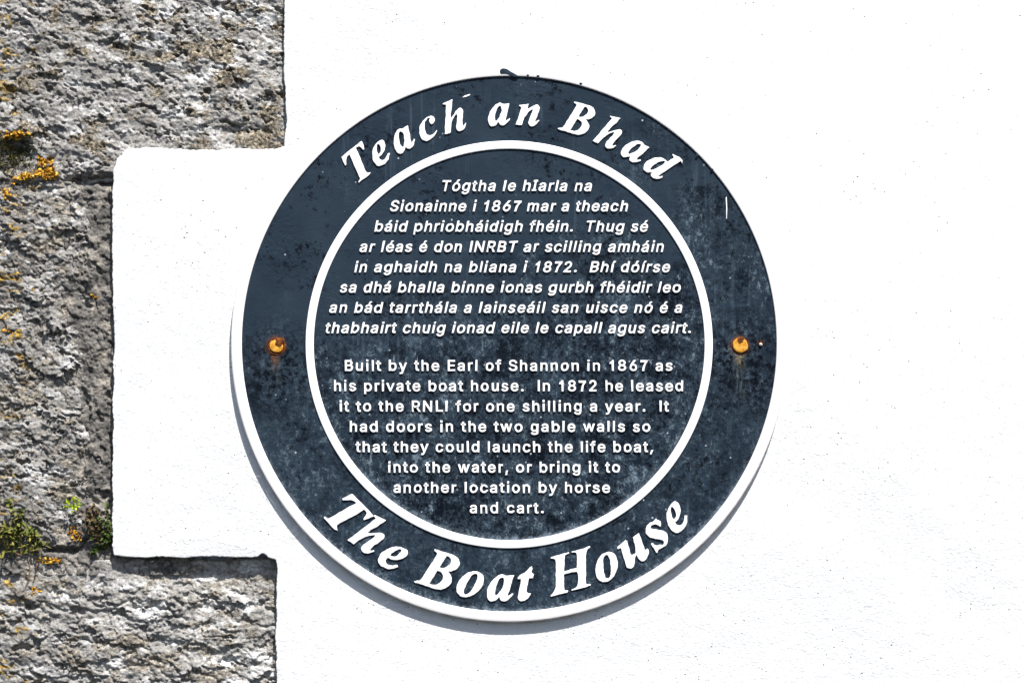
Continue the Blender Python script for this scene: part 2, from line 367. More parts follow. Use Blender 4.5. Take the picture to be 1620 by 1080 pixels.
GLYPHS = r'''{",":[188,[[38,-119,68,71,137,71,84,-119]]],".":[188,[[95,-4,83,-3,73,1,63,9,55,18,51,29,50,41,51,53,55,64,63,73,73,81,83,85,95,87,107,85,118,81,128,73,135,64,140,53,141,41,140,29,135,18,128,9,118,1,107,-3]]],"1":[453,[[76,0,76,55,391,55,391,0],[276,509,276,0,212,0,212,448,209,448,86,358,86,427,198,509]]],"2":[453,[[64,0,64,47,234,229,252,248,268,266,282,282,294,298,303,312,311,327,316,341,319,356,320,371,319,389,315,405,308,419,298,431,287,441,273,449,258,455,241,458,224,460,205,458,188,454,172,447,159,438,148,427,139,413,132,398,128,381,127,362,66,362,68,391,75,418,86,442,102,464,121,482,143,496,168,507,196,513,225,516,254,513,281,507,306,497,328,482,346,465,361,445,372,423,379,398,381,372,380,354,377,336,371,318,363,299,351,280,336,259,317,235,294,209,267,180,153,60,153,57,389,57,389,0]]],"6":[453,[[226,-7,196,-4,168,3,142,15,119,31,100,51,84,74,73,101,66,130,64,162,65,187,71,212,80,239,93,268,112,302,137,340,252,509,322,509,151,261,145,261,151,270,157,279,165,288,174,295,184,302,196,307,208,311,221,313,235,314,265,312,291,305,316,295,337,280,355,262,370,240,380,215,387,187,389,157,387,127,379,98,368,73,352,50,333,30,310,14,284,3,257,-4],[226,48,245,50,263,55,279,63,293,73,304,86,314,101,322,119,326,137,327,157,326,178,322,196,314,213,304,228,293,241,279,251,263,259,245,264,226,265,207,264,190,259,174,252,160,241,148,229,138,214,131,197,126,179,125,158,126,138,131,119,138,102,148,86,160,73,174,63,190,55,207,50]]],"7":[453,[[97,0,323,448,323,452,62,452,62,509,391,509,391,449,165,0]]],"8":[453,[[226,-7,193,-5,163,1,136,11,111,25,91,42,74,62,62,84,54,109,52,135,53,156,58,176,65,195,75,212,87,228,101,241,117,252,134,260,153,265,153,267,129,276,109,289,93,308,80,330,73,354,70,380,73,405,79,429,90,450,106,469,124,485,146,498,170,508,197,514,226,516,255,514,282,508,306,498,328,485,346,469,361,450,373,429,379,405,382,380,379,354,372,330,359,308,343,289,323,276,300,267,300,265,319,260,335,252,351,241,365,228,377,212,387,195,395,176,399,156,401,135,398,109,391,84,378,62,362,42,341,25,317,11,289,1,259,-5],[226,49,248,50,267,54,285,60,300,69,313,79,323,91,331,106,335,121,337,139,335,157,330,173,322,189,312,202,298,213,283,223,265,230,247,234,226,235,206,234,187,230,169,223,154,213,140,202,130,189,122,173,117,157,115,139,117,121,121,106,129,91,139,79,152,69,167,60,185,54,205,50],[226,290,244,291,260,294,274,300,287,308,298,318,307,330,314,344,318,359,319,376,318,392,314,407,308,420,299,432,288,442,275,449,260,455,244,459,226,460,208,459,192,455,177,449,164,442,153,432,145,420,138,407,134,392,133,376,134,359,138,344,145,330,154,318,165,308,178,300,193,294,209,291]]],"B":[456,[[60,0,60,509,241,509,274,507,304,501,329,491,350,477,367,461,381,442,390,421,396,398,398,374,397,353,393,336,387,320,378,307,368,295,356,286,343,278,329,272,315,267,315,262,331,260,347,254,363,245,378,234,391,220,402,203,411,184,416,161,418,136,416,111,410,88,400,67,386,48,368,31,344,18,317,8,284,2,247,0],[125,57,245,57,281,60,309,67,330,80,344,96,353,115,355,137,354,153,350,169,342,184,333,197,320,209,306,218,289,225,269,229,248,231,125,231],[125,285,238,285,256,287,273,290,288,296,302,304,314,314,323,326,330,340,335,355,336,372,333,393,326,412,313,429,294,442,270,449,240,452,125,452]]],"E":[419,[[60,0,60,509,372,509,372,452,125,452,125,286,355,286,355,229,125,229,125,57,375,57,375,0]]],"I":[300,[[31,0,31,57,118,57,118,452,31,452,31,509,269,509,269,452,183,452,183,57,269,57,269,0]]],"L":[393,[[60,0,60,509,125,509,125,57,361,57,361,0]]],"N":[523,[[60,0,60,509,136,509,343,183,349,174,355,163,363,151,371,137,379,122,388,107,396,90,405,73,414,55,405,54,403,72,402,90,401,108,400,126,399,142,399,157,399,195,399,509,463,509,463,0,387,0,202,290,194,303,186,317,177,331,168,346,159,363,148,381,108,452,119,454,122,384,123,363,124,345,124,328,125,313,125,301,125,291,125,0]]],"R":[449,[[60,0,60,509,236,509,273,506,305,500,333,489,356,473,376,455,390,433,401,408,407,381,409,352,407,323,401,296,390,271,376,250,356,232,333,217,305,206,273,200,236,198,96,198,96,255,234,255,258,256,280,260,298,267,313,276,325,287,334,300,340,316,344,333,345,352,344,371,340,389,334,405,325,419,313,430,298,440,279,446,258,451,233,452,125,452,125,0],[353,0,230,229,303,229,428,0]]],"S":[447,[[224,-9,188,-7,156,-1,128,9,102,23,81,40,64,60,51,83,42,109,38,137,104,137,108,118,114,102,123,88,136,76,150,66,166,59,185,53,204,50,224,49,246,50,267,54,286,60,303,69,317,79,329,92,338,106,344,122,346,139,344,154,340,168,332,179,322,189,310,197,296,205,280,211,263,217,245,222,184,239,145,253,112,269,86,289,67,313,56,341,52,372,54,400,62,425,75,448,92,468,113,484,138,498,165,508,195,514,227,516,259,514,289,508,316,498,340,484,360,468,377,449,390,427,398,403,401,378,337,378,332,402,320,421,302,437,280,449,254,456,225,459,204,457,185,454,167,448,152,440,139,430,129,418,121,405,117,391,115,376,117,359,122,345,131,334,142,324,155,315,169,308,184,302,198,297,212,293,264,279,279,275,295,270,312,264,328,256,344,248,359,238,372,226,384,213,395,198,402,180,407,161,408,139,406,112,399,87,386,64,370,43,349,25,323,11,294,0,261,-7]]],"T":[449,[[32,452,32,509,417,509,417,452,257,452,257,0,193,0,193,452]]],"a":[389,[[160,-9,137,-7,115,-3,94,5,76,15,60,29,48,45,38,63,32,84,30,108,32,128,36,146,43,161,53,174,64,184,78,193,92,200,108,206,125,211,143,214,161,217,178,220,200,223,218,225,234,227,247,229,257,231,265,235,271,240,274,246,276,255,276,257,275,272,272,285,267,297,260,307,251,315,240,322,227,327,212,330,196,331,178,330,163,327,149,322,137,316,127,309,118,301,110,292,104,283,100,274,41,291,51,313,64,331,79,346,95,358,114,368,133,375,153,380,173,383,194,384,208,384,223,382,239,379,255,375,271,369,286,360,300,350,312,336,322,320,330,301,335,278,337,251,337,0,277,0,277,52,272,52,267,43,260,34,252,25,242,16,229,8,215,1,199,-4,181,-7],[170,45,192,47,211,51,228,59,242,68,254,80,263,93,270,108,274,122,276,138,276,190,272,187,267,184,259,182,251,180,241,178,231,176,221,174,210,173,200,171,175,168,161,166,147,163,134,159,122,153,112,147,103,139,97,130,93,118,92,105,93,93,96,82,102,72,109,64,119,57,130,52,142,48,156,46]]],"b":[424,[[229,-8,208,-7,189,-3,172,4,159,12,147,21,138,31,130,41,123,50,118,59,112,59,112,0,53,0,53,509,114,509,114,319,118,319,123,327,130,336,137,346,147,355,158,364,171,373,188,379,207,383,229,384,259,382,287,374,313,361,335,342,354,320,370,293,381,261,388,227,390,189,388,151,381,116,370,84,355,57,336,34,313,16,288,3,260,-6],[220,47,242,49,262,55,279,66,294,80,306,97,316,117,323,139,327,163,328,189,327,215,323,239,316,261,307,281,295,298,280,311,262,322,243,328,220,330,198,328,178,322,161,312,147,299,134,282,125,263,118,241,114,216,113,189,114,162,118,138,125,115,135,95,147,78,162,65,179,55,198,49]]],"c":[396,[[207,-8,174,-5,144,3,117,16,93,35,72,58,56,85,44,116,37,150,34,187,37,225,44,260,56,291,72,318,93,341,117,360,144,374,174,382,207,384,226,384,243,381,260,377,276,371,291,364,305,356,318,346,330,335,340,322,349,308,356,293,362,277,303,262,300,272,295,281,290,289,284,297,278,304,270,311,261,316,252,321,242,325,231,328,220,329,207,330,184,328,163,321,145,310,130,296,118,278,108,258,102,236,98,212,96,187,98,163,102,139,108,117,118,97,130,80,145,66,163,55,184,49,207,46,220,47,232,49,243,52,253,55,262,60,271,66,279,73,285,80,292,89,297,98,301,107,304,117,363,102,357,86,350,70,341,56,331,43,319,32,306,21,292,12,277,5,261,-1,244,-5,226,-7]]],"d":[424,[[195,-8,165,-6,137,3,111,16,89,34,70,57,55,84,43,116,36,151,34,189,36,227,43,261,55,293,70,320,89,342,112,361,137,374,165,382,196,384,218,383,237,379,253,373,267,364,278,355,287,346,295,336,301,327,306,319,311,319,311,509,372,509,372,0,313,0,313,59,307,59,301,50,295,41,287,31,277,21,266,12,252,4,236,-3,217,-7],[205,47,226,49,246,55,263,65,278,78,290,95,299,115,306,138,310,162,312,189,310,216,306,241,300,263,290,282,278,299,263,312,246,322,227,328,205,330,182,328,162,322,145,311,130,298,118,281,108,261,102,239,98,215,96,189,98,163,102,139,109,117,118,97,130,80,145,66,162,55,182,49]]],"e":[404,[[212,-8,177,-5,145,3,117,16,92,35,72,58,56,85,44,116,37,150,34,187,36,224,44,258,55,290,71,317,91,340,115,359,142,373,172,382,205,384,226,383,246,380,266,374,285,366,303,355,319,341,334,324,347,305,357,282,365,256,370,227,371,194,371,169,75,169,75,221,338,221,310,202,308,226,304,248,298,269,288,286,277,301,263,314,246,323,227,328,205,330,183,328,164,323,146,313,131,301,119,286,109,270,102,251,97,231,96,211,96,178,98,151,102,127,110,106,121,88,135,73,151,61,169,53,190,48,212,46,227,47,241,49,254,53,265,58,276,65,285,73,294,82,300,93,306,105,365,91,358,72,348,55,335,39,320,26,302,14,283,4,261,-3,237,-7]]],"f":[254,[[228,379,228,327,6,327,6,379],[81,0,81,432,82,452,87,470,96,486,107,499,120,510,135,519,152,525,169,529,187,530,201,530,212,529,222,527,231,525,238,523,243,521,227,468,215,472,209,473,202,474,195,474,178,472,164,468,154,460,147,449,143,435,142,419,142,0]]],"g":[425,[[207,-151,180,-149,156,-146,134,-140,114,-132,97,-122,82,-110,70,-97,59,-84,51,-69,101,-41,107,-49,114,-57,122,-66,131,-74,142,-82,154,-88,169,-93,187,-96,207,-97,236,-95,261,-87,282,-75,298,-58,308,-34,311,-6,311,68,306,68,301,60,294,51,287,41,277,32,266,23,252,16,236,10,217,6,195,5,165,7,138,14,113,27,90,43,71,65,55,90,43,120,36,154,34,191,36,229,43,263,55,293,71,320,90,342,112,361,138,374,166,382,196,384,218,383,237,379,253,373,267,365,279,356,288,346,296,336,302,327,308,319,313,319,313,379,372,379,372,-9,370,-40,363,-67,350,-90,334,-109,314,-124,291,-136,265,-144,237,-149],[205,59,227,61,246,66,264,75,278,87,290,103,300,121,307,142,311,166,312,193,311,219,307,242,300,264,291,283,279,299,264,312,247,322,227,328,205,330,182,328,163,322,145,312,130,298,118,282,109,262,102,241,98,218,96,193,98,167,102,144,109,123,118,104,131,88,145,76,163,66,183,61]]],"h":[410,[[114,227,114,0,53,0,53,509,114,509,114,287,102,287,116,319,132,344,152,362,175,374,200,382,227,384,252,383,275,377,295,369,313,356,328,340,341,321,350,298,355,271,357,240,357,0,296,0,296,235,293,263,286,286,273,304,256,318,235,326,210,329,192,328,176,324,161,317,147,308,136,297,126,283,119,266,115,248]]],"i":[167,[[53,0,53,379,114,379,114,0],[84,443,73,444,63,448,54,455,47,463,43,472,41,483,43,494,47,504,54,512,63,518,73,522,84,524,95,522,105,518,114,512,121,504,125,494,126,483,125,472,121,463,114,455,105,448,95,444]]],"l":[189,[[139,-2,112,0,91,8,74,20,62,37,55,59,53,84,53,509,114,509,114,99,114,83,117,71,120,62,126,57,135,53,146,52,160,53,170,54,181,3,175,1,169,0,162,-1,154,-2,147,-2]]],"m":[610,[[53,0,53,379,112,379,112,295,108,295,114,314,122,331,132,346,144,358,158,368,172,376,187,382,203,385,219,386,245,383,268,375,287,361,303,342,314,320,321,295,312,295,318,312,326,329,337,343,350,356,364,366,381,375,398,381,417,385,437,386,458,385,478,380,497,372,514,361,529,346,541,328,550,307,555,283,557,255,557,0,496,0,496,254,493,279,485,298,473,313,456,323,438,329,419,330,402,329,387,326,374,320,363,312,353,302,345,290,340,277,336,263,335,247,335,0,274,0,274,260,272,280,265,297,253,311,238,322,220,328,199,330,185,329,171,326,158,320,145,312,135,302,126,289,119,274,115,257,114,238,114,0]]],"n":[410,[[114,227,114,0,53,0,53,379,112,379,112,287,102,287,116,319,132,344,152,362,175,374,200,382,227,384,252,383,275,377,295,369,313,356,328,340,341,321,350,298,355,271,357,240,357,0,296,0,296,235,293,263,286,286,273,304,256,318,235,326,210,329,192,328,176,324,161,317,147,308,136,297,126,283,119,266,115,248]]],"o":[415,[[207,-8,174,-5,144,3,117,16,93,35,72,58,56,85,44,116,37,150,34,187,37,225,44,260,56,291,72,318,93,341,117,360,144,374,174,382,207,384,241,382,271,374,299,360,323,341,343,318,359,291,371,260,379,225,381,187,379,150,371,116,359,85,343,58,323,35,299,16,271,3,241,-5],[207,46,231,49,252,55,270,66,285,80,298,97,307,117,314,139,318,163,319,187,318,212,314,236,307,258,298,278,285,296,270,310,252,321,231,328,207,330,184,328,163,321,145,310,130,296,118,278,108,258,102,236,98,212,96,187,98,163,102,139,108,117,118,97,130,80,145,66,163,55,184,49]]],"p":[424,[[53,-143,53,379,112,379,112,319,118,319,123,327,130,336,137,346,147,355,158,364,171,373,188,379,207,383,229,384,259,382,287,374,313,361,335,342,354,320,370,293,381,261,388,227,390,189,388,151,381,116,370,84,355,57,336,34,313,16,288,3,260,-6,229,-8,208,-7,189,-3,173,4,159,12,147,21,138,31,130,41,124,50,118,59,114,59,114,-143],[220,47,242,49,262,55,279,66,294,80,306,97,316,117,323,139,327,163,328,189,327,215,323,239,316,261,307,281,295,298,280,311,262,322,243,328,220,330,198,328,178,322,161,312,147,299,134,282,125,263,118,241,114,216,113,189,114,162,118,138,125,115,135,95,147,78,162,65,179,55,198,49]]],"r":[259,[[53,0,53,379,112,379,112,321,115,321,124,339,137,354,152,367,171,377,191,383,213,385,229,384,243,384,243,322,230,324,223,325,215,326,207,326,190,324,174,321,159,315,146,306,135,296,126,284,119,269,115,254,114,237,114,0]]],"s":[365,[[182,-8,157,-7,133,-3,112,3,93,12,76,24,62,38,50,54,41,73,36,94,94,107,101,87,111,72,124,60,141,52,160,47,181,45,206,47,227,53,244,62,258,74,265,88,268,103,266,115,262,126,254,136,243,144,229,150,212,155,149,170,118,180,92,192,72,208,58,227,50,249,47,274,49,295,55,314,65,332,79,347,95,360,115,370,137,378,161,383,187,384,212,383,234,379,254,372,271,363,286,352,299,339,309,324,318,308,324,290,268,277,262,291,254,304,243,316,228,325,210,331,187,333,166,331,147,326,131,317,119,305,111,292,109,277,110,264,115,253,124,243,136,235,152,229,172,223,229,209,261,200,287,187,306,171,320,153,328,131,331,107,329,85,323,65,312,47,298,31,281,18,260,6,236,-2,210,-7]]],"t":[227,[[204,379,204,327,6,327,6,379],[65,471,126,471,126,98,127,83,130,70,136,61,144,55,156,51,170,50,185,51,202,54,213,2,207,0,200,-2,192,-3,184,-3,176,-4,168,-4,138,-1,113,7,92,21,77,41,68,64,65,93]]],"u":[410,[[182,-5,158,-3,135,2,115,11,97,23,82,39,69,59,60,82,54,109,53,139,53,379,114,379,114,144,116,117,124,94,137,75,154,61,175,53,200,50,218,51,234,55,249,62,263,71,274,83,283,97,290,113,295,132,296,153,296,379,357,379,357,0,298,0,298,92,307,92,294,60,277,35,257,17,234,5,209,-3]]],"v":[389,[[163,0,17,379,84,379,165,155,173,132,180,110,187,87,193,64,199,42,206,21,184,21,191,42,197,64,203,87,209,110,216,132,224,155,305,379,371,379,226,0]]],"w":[567,[[138,0,23,379,87,379,133,214,140,190,147,164,154,137,161,107,168,75,175,41,165,41,172,74,179,105,186,135,192,163,199,189,206,214,252,379,316,379,362,214,368,189,375,163,382,136,388,106,395,75,402,41,391,41,399,75,406,106,413,135,420,163,427,189,434,214,480,379,545,379,429,0,368,0,319,172,305,225,300,243,295,262,291,280,277,338,291,338,277,280,272,262,267,243,263,225,258,207,253,189,248,172,199,0]]],"y":[389,[[47,-139,61,-86,71,-87,83,-89,94,-90,104,-89,113,-86,122,-81,130,-74,138,-64,145,-51,151,-36,163,-1,17,379,84,379,165,155,173,132,180,109,187,87,193,64,199,42,206,21,184,21,190,42,196,64,202,87,209,110,216,132,224,155,305,379,371,379,204,-58,196,-77,187,-93,177,-107,165,-119,153,-128,139,-136,125,-141,109,-144,91,-145,82,-145,73,-144,65,-143,57,-142,52,-140]]],"á":[389,[[160,-9,137,-7,115,-3,94,5,76,15,60,29,48,45,38,63,32,84,30,108,32,128,36,146,43,161,53,174,64,184,78,193,92,200,108,206,125,211,143,214,161,217,178,220,200,223,218,225,234,227,247,229,257,231,265,235,271,240,274,246,276,255,276,257,275,272,272,285,267,297,260,307,251,315,240,322,227,327,212,330,196,331,178,330,163,327,149,322,137,316,127,309,118,301,110,292,104,283,100,274,41,291,51,313,64,331,79,346,95,358,114,368,133,375,153,380,173,383,194,384,208,384,223,382,239,379,255,375,271,369,286,360,300,350,312,336,322,320,330,301,335,278,337,251,337,0,277,0,277,52,272,52,267,43,260,34,252,25,242,16,229,8,215,1,199,-4,181,-7],[170,45,192,47,211,51,228,59,242,68,254,80,263,93,270,108,274,122,276,138,276,190,272,187,267,184,259,182,251,180,241,178,231,176,221,174,210,173,200,171,175,168,161,166,147,163,134,159,122,153,112,147,103,139,97,130,93,118,92,105,93,93,96,82,102,72,109,64,119,57,130,52,142,48,156,46],[162,429,210,529,278,529,212,429]]],"é":[404,[[212,-8,177,-5,145,3,117,16,92,35,72,58,56,85,44,116,37,150,34,187,36,224,44,258,55,290,71,317,91,340,115,359,142,373,172,382,205,384,226,383,246,380,266,374,285,366,303,355,319,341,334,324,347,305,357,282,365,256,370,227,371,194,371,169,75,169,75,221,338,221,310,202,308,226,304,248,298,269,288,286,277,301,263,314,246,323,227,328,205,330,183,328,164,323,146,313,131,301,119,286,109,270,102,251,97,231,96,211,96,178,98,151,102,127,110,106,121,88,135,73,151,61,169,53,190,48,212,46,227,47,241,49,254,53,265,58,276,65,285,73,294,82,300,93,306,105,365,91,358,72,348,55,335,39,320,26,302,14,283,4,261,-3,237,-7],[177,429,225,529,293,529,227,429]]],"í":[167,[[53,0,53,379,114,379,114,0],[57,429,104,529,173,529,107,429]]],"ó":[415,[[207,-8,174,-5,144,3,117,16,93,35,72,58,56,85,44,116,37,150,34,187,37,225,44,260,56,291,72,318,93,341,117,360,144,374,174,382,207,384,241,382,271,374,299,360,323,341,343,318,359,291,371,260,379,225,381,187,379,150,371,116,359,85,343,58,323,35,299,16,271,3,241,-5],[207,46,231,49,252,55,270,66,285,80,298,97,307,117,314,139,318,163,319,187,318,212,314,236,307,258,298,278,285,296,270,310,252,321,231,328,207,330,184,328,163,321,145,310,130,296,118,278,108,258,102,236,98,212,96,187,98,163,102,139,108,117,118,97,130,80,145,66,163,55,184,49],[181,429,228,529,297,529,231,429]]]}'''

# ================================================================== THE WALL
def jitter_path(P, stp=2.0, amp=0.9, seed=0):
    out = []; s = 0.0
    for (x0, y0, j0), (x1, y1, j1) in zip(P, P[1:] + P[:1]):
        L = math.hypot(x1 - x0, y1 - y0); n = max(1, int(L / stp)) if j0 else 1
        nx, ny = -(y1 - y0) / L, (x1 - x0) / L
        for i in range(n):
            t = i / n; x, y = x0 + (x1 - x0) * t, y0 + (y1 - y0) * t
            if j0:
                a = float(perlin(np.array([s / 5.0]), np.array([seed + 0.3]))[0]) * amp * (0.25 + 0.8 * abs(float(perlin(np.array([s / 60.0]), np.array([seed + 4.3]))[0]))) + float(perlin(np.array([s / 37.0]), np.array([seed + 7.3]))[0]) * amp * 1.3
                x += nx * a; y += ny * a
            out.append((x, y)); s += L / n
    return out
edge = [(449, -170, 1), (450, 150, 1), (453, 190, 1), (450, 232, 1), (440, 235, 1), (320, 237, 1), (206, 234, 1), (199, 236, 1), (193, 245, 1), (185, 251, 1), (182, 261, 1), (178, 268, 1),
        (178, 400, 1), (180, 548, 1), (178, 700, 1), (177, 868, 1), (180, 879, 1), (196, 882, 1), (300, 881, 1), (405, 880, 1), (417, 876, 1), (424, 883, 1), (436, 886, 1),
        (438, 905, 1), (436, 1000, 1), (437, 1250, 0), (1950, 1250, 0), (1950, -170, 0)]
wall_base = W(1190, 1250)
wall = link('rendered_wall', plate('rendered_wall', [jitter_path(edge, 1.8, 1.7, 3)], -34, 0, 2.2, wall_base, 0.0, 3), None, M['render'], wall_base)
tag(wall, 'bright white painted render wall with a stepped left edge beside the rough grey stones', 'wall')

# ------------------------------------------------------------------ stones
stone_base = W(100, 1250)
stone_wall = thing('stone_wall', 'rough grey limestone blocks with mortar joints and orange lichen at the left', 'wall', stone_base)
HM = []
def heightfield(name, x0, y0, x1, y1, hf, mat, stp=1.5, label=None):
    nx = int((x1 - x0) / stp) + 1; ny = int((y1 - y0) / stp) + 1
    X, Y = np.meshgrid(np.linspace(x0, x1, nx), np.linspace(y0, y1, ny))
    H = hf(X, Y)
    HM.append((x0, y0, x1, y1, nx, ny, H))
    i = np.arange(nx * ny).reshape(ny, nx)
    F = np.stack([i[:-1, :-1], i[1:, :-1], i[1:, 1:], i[:-1, 1:]], -1).reshape(-1, 4)
    me = mesh_np(name, px_to_local(np.stack([X, Y, H], -1).reshape(-1, 3), stone_base), F)
    o = link(name, me, stone_wall, mat)
    if label: o['label'] = label
    return o
def hmax(px, py):
    b = -40.0
    for (x0, y0, x1, y1, nx, ny, H) in HM:
        if x0 <= px <= x1 and y0 <= py <= y1:
            b = max(b, float(H[min(int(round((py - y0) / (y1 - y0) * (ny - 1))), ny - 1), min(int(round((px - x0) / (x1 - x0) * (nx - 1))), nx - 1)]))
    return b
def lumps(X, Y, ang, lu, lv, seed, warp=8):
    wx = X + warp * fbm(X / 40, Y / 40, 3, seed + 50); wy = Y + warp * fbm(X / 40, Y / 40, 3, seed + 60)
    c, s = math.cos(ang), math.sin(ang)
    u = wx * c + wy * s; v = -wx * s + wy * c
    return u / lu, v / lv
def facets(X, Y, ang, lu, lv, seed, tilt):
    """chipped stone: jittered cells, each a plane with a tilt of its own"""
    u, v = lumps(X, Y, ang, lu, lv, seed, 10)
    u = u + 0.16 * fbm(X / 12, Y / 10, 3, seed + 11, 0.6); v = v + 0.22 * fbm(X / 12, Y / 10, 3, seed + 12, 0.6)
    iu, iv = np.floor(u).astype(np.int64), np.floor(v).astype(np.int64)
    r_ = np.random.default_rng(seed); J = r_.uniform(0, 1, (4096, 5))
    best = np.full(u.shape, 9e9); h = np.zeros_like(u)
    for du in (-1, 0, 1):
        for dv in (-1, 0, 1):
            k = _perm[(_perm[(iu + du + seed * 7) & 4095] + iv + dv) & 4095]
            cu, cv = iu + du + J[k, 0], iv + dv + J[k, 1]
            d = (u - cu) ** 2 + (v - cv) ** 2
            hh = tilt * ((J[k, 2] - 0.5) * (u - cu) * lu * 0.7 + (J[k, 3] - 0.5) * 1.3 * (v - cv) * lv) + tilt * 5 * (J[k, 4] - 0.5)
            m = d < best; best = np.where(m, d, best); h = np.where(m, hh, h)
    return h
def pockets(X, Y, ang, lu, lv, seed, depth, lo=0.42):
    u, v = lumps(X, Y, ang, lu, lv, seed, 6)
    return -depth * sstep(lo, lo + 0.28, perlin(u, v, seed) + 0.35 * fbm(X / 9, Y / 7, 3, seed + 3))
def grit(X, Y, seed, a):
    return a * fbm(X / 9, Y / 7, 5, seed, 0.68)
def top_h(X, Y):
    h = -9 + 3.0 * fbm(X / 130, Y / 90, 3, 9)
    h = h + facets(X, Y, 0.38, 44, 24, 21, 0.36) + facets(X, Y, 0.30, 19, 11, 22, 0.34) + grit(X, Y, 23, 0.95)
    h = h + pockets(X, Y, 0.40, 34, 15, 77, 9, 0.50) + pockets(X, Y, 0.35, 15, 8, 78, 5, 0.44)
    wob = 5 * fbm(X / 45, Y / 45, 3, 31)
    h = h - 2 * sstep(400, 445, X)
    h = h - 5 * np.exp(-(((X - 375) / 48) ** 2 + ((Y - 207 - 0.02 * (X - 375)) / 6) ** 2))      # long gouge low on the right
    h = np.where(h > -3, -3 + 0.35 * (h + 3), h)
    yb = np.where(X < 178, 283, 292) + wob + 6 * np.sin(X / 33)
    h = h - (5 + 9 * sstep(100, 130, X)) * sstep(-7, 4, Y - yb)
    h = h - 20 * sstep(8, 18, Y - yb)
    h = h - 20 * np.exp(-(((X - 22) / 30) ** 2 + ((Y - 240) / 22) ** 2))
    return h
def mid_h(X, Y):
    h = -10 + 4.5 * fbm(X / 90, Y / 100, 3, 19)
    h = h + facets(X, Y, 0.25, 62, 40, 41, 0.38) + facets(X, Y, 0.3, 24, 15, 42, 0.36) + grit(X, Y, 43, 1.2)
    h = h + pockets(X, Y, 0.25, 40, 17, 87, 11, 0.50) + pockets(X, Y, 0.3, 17, 9, 88, 5, 0.46)
    wob = 7 * fbm(X / 40, Y / 40, 3, 36)
    wob2 = wob * 1.6 + 5 * fbm(X / 14, Y / 12, 3, 39)
    h = h - 3 * sstep(85, 125, X + wob) - 7 * sstep(-16, 10, X + wob2 - 134)
    h = h - 20 * sstep(6, 22, X + wob2 - 134)
    h = h - 6 * sstep(-7, 6, 300 + wob - Y) - 20 * sstep(4, 12, 296 + wob - Y)
    h = h - 26 * sstep(-7, 5, Y - 866 - wob)
    return h
def low_h(X, Y):
    marg = sstep(905, 945, Y + 8 * fbm(X / 50, Y / 50, 2, 6))
    h = -13 + 3 * fbm(X / 120, Y / 90, 3, 29) + grit(X, Y, 63, 1.0) + 2 * marg
    u, v = lumps(X, Y, 0.16, 75, 26, 61, 12)
    h = h + (0.15 + 0.85 * marg) * (3.4 * (sstep(0, 0.30, np.abs(perlin(u + 0.2 * fbm(X / 14, Y / 12, 3, 65), v, 61))) - 0.5) + facets(X, Y, 0.18, 52, 26, 62, 0.42) + facets(X, Y, 0.2, 22, 12, 64, 0.33) + pockets(X, Y, 0.2, 36, 15, 97, 7))
    wob = 5 * fbm(X / 40, Y / 40, 3, 46)
    h = h - 4.5 * sstep(230, 420, X) * (1 - marg) - 2 - 3.5 * sstep(170, 192, X) * (1 - marg)
    h = h - 24 * sstep(-6, 6, 884 + wob * 0.6 - Y)
    h = np.where(h > -4, -4 + 0.35 * (h + 4), h)
    return h
def mort_h(X, Y):
    h = -14.5 + 4 * fbm(X / 45, Y / 45, 3, 71) + facets(X, Y, 1.2, 26, 15, 73, 0.5) + 2.0 * fbm(X / 10, Y / 11, 5, 74, 0.7)
    h = h - 2.5 * sstep(150, 172, X + 8 * fbm(X / 25, Y / 30, 3, 79))
    h = h - 7 * sstep(0.45, 0.8, fbm(X / 20, Y / 26, 2, 75))
    # raised pale trowelled line along the upright joint
    h = h + 4 * np.exp(-((X - 146 - 5 * fbm(X * 0, Y / 60, 2, 4)) / 9) ** 2)
    # open cracks of the bed joints
    yc = 286 + 5 * fbm(X / 30, Y * 0 + 3, 3, 81)
    h = h - 22 * np.exp(-((Y - yc) / 5.0) ** 2) * sstep(95, 115, X)
    yd = 872 + 4 * fbm(X / 30, Y * 0 + 9, 3, 82)
    h = h - 16 * np.exp(-((Y - yd) / 4.0) ** 2) * sstep(60, 75, X) * sstep(135, 110, X)
    return h
heightfield('stone_block', -170, -150, 470, 310, top_h, M['stone_top'], 1.5, 'large upper block with white streaks and tan crust')
heightfield('stone_block', -170, 285, 160, 885, mid_h, M['stone_mid'], 1.5, 'tall middle block with a rugged grey face and yellow lichen')
heightfield('stone_block', -170, 866, 470, 1230, low_h, M['stone_low'], 1.5, 'pale lower block with wavy tooled ridges')
heightfield('mortar', -170, 255, 300, 910, mort_h, M['mortar'], 1.6)

# ================================================================== THE PLAQUE
KP = 0.9960                                   # the plate stands off the wall, so it is a hair smaller than it measures in the picture
def kp(x, y): return (810 + (x - 810) * KP, 540 + (y - 540) * KP)
FD = 10.2                                     # depth of the painted field
plaque_base = W(*kp(PCX, PCY))
plaque = thing('wall_plaque', 'round navy cast plaque with white raised writing and white rim on the white wall', 'plaque', plaque_base)
pcx, pcy = kp(PCX, PCY)
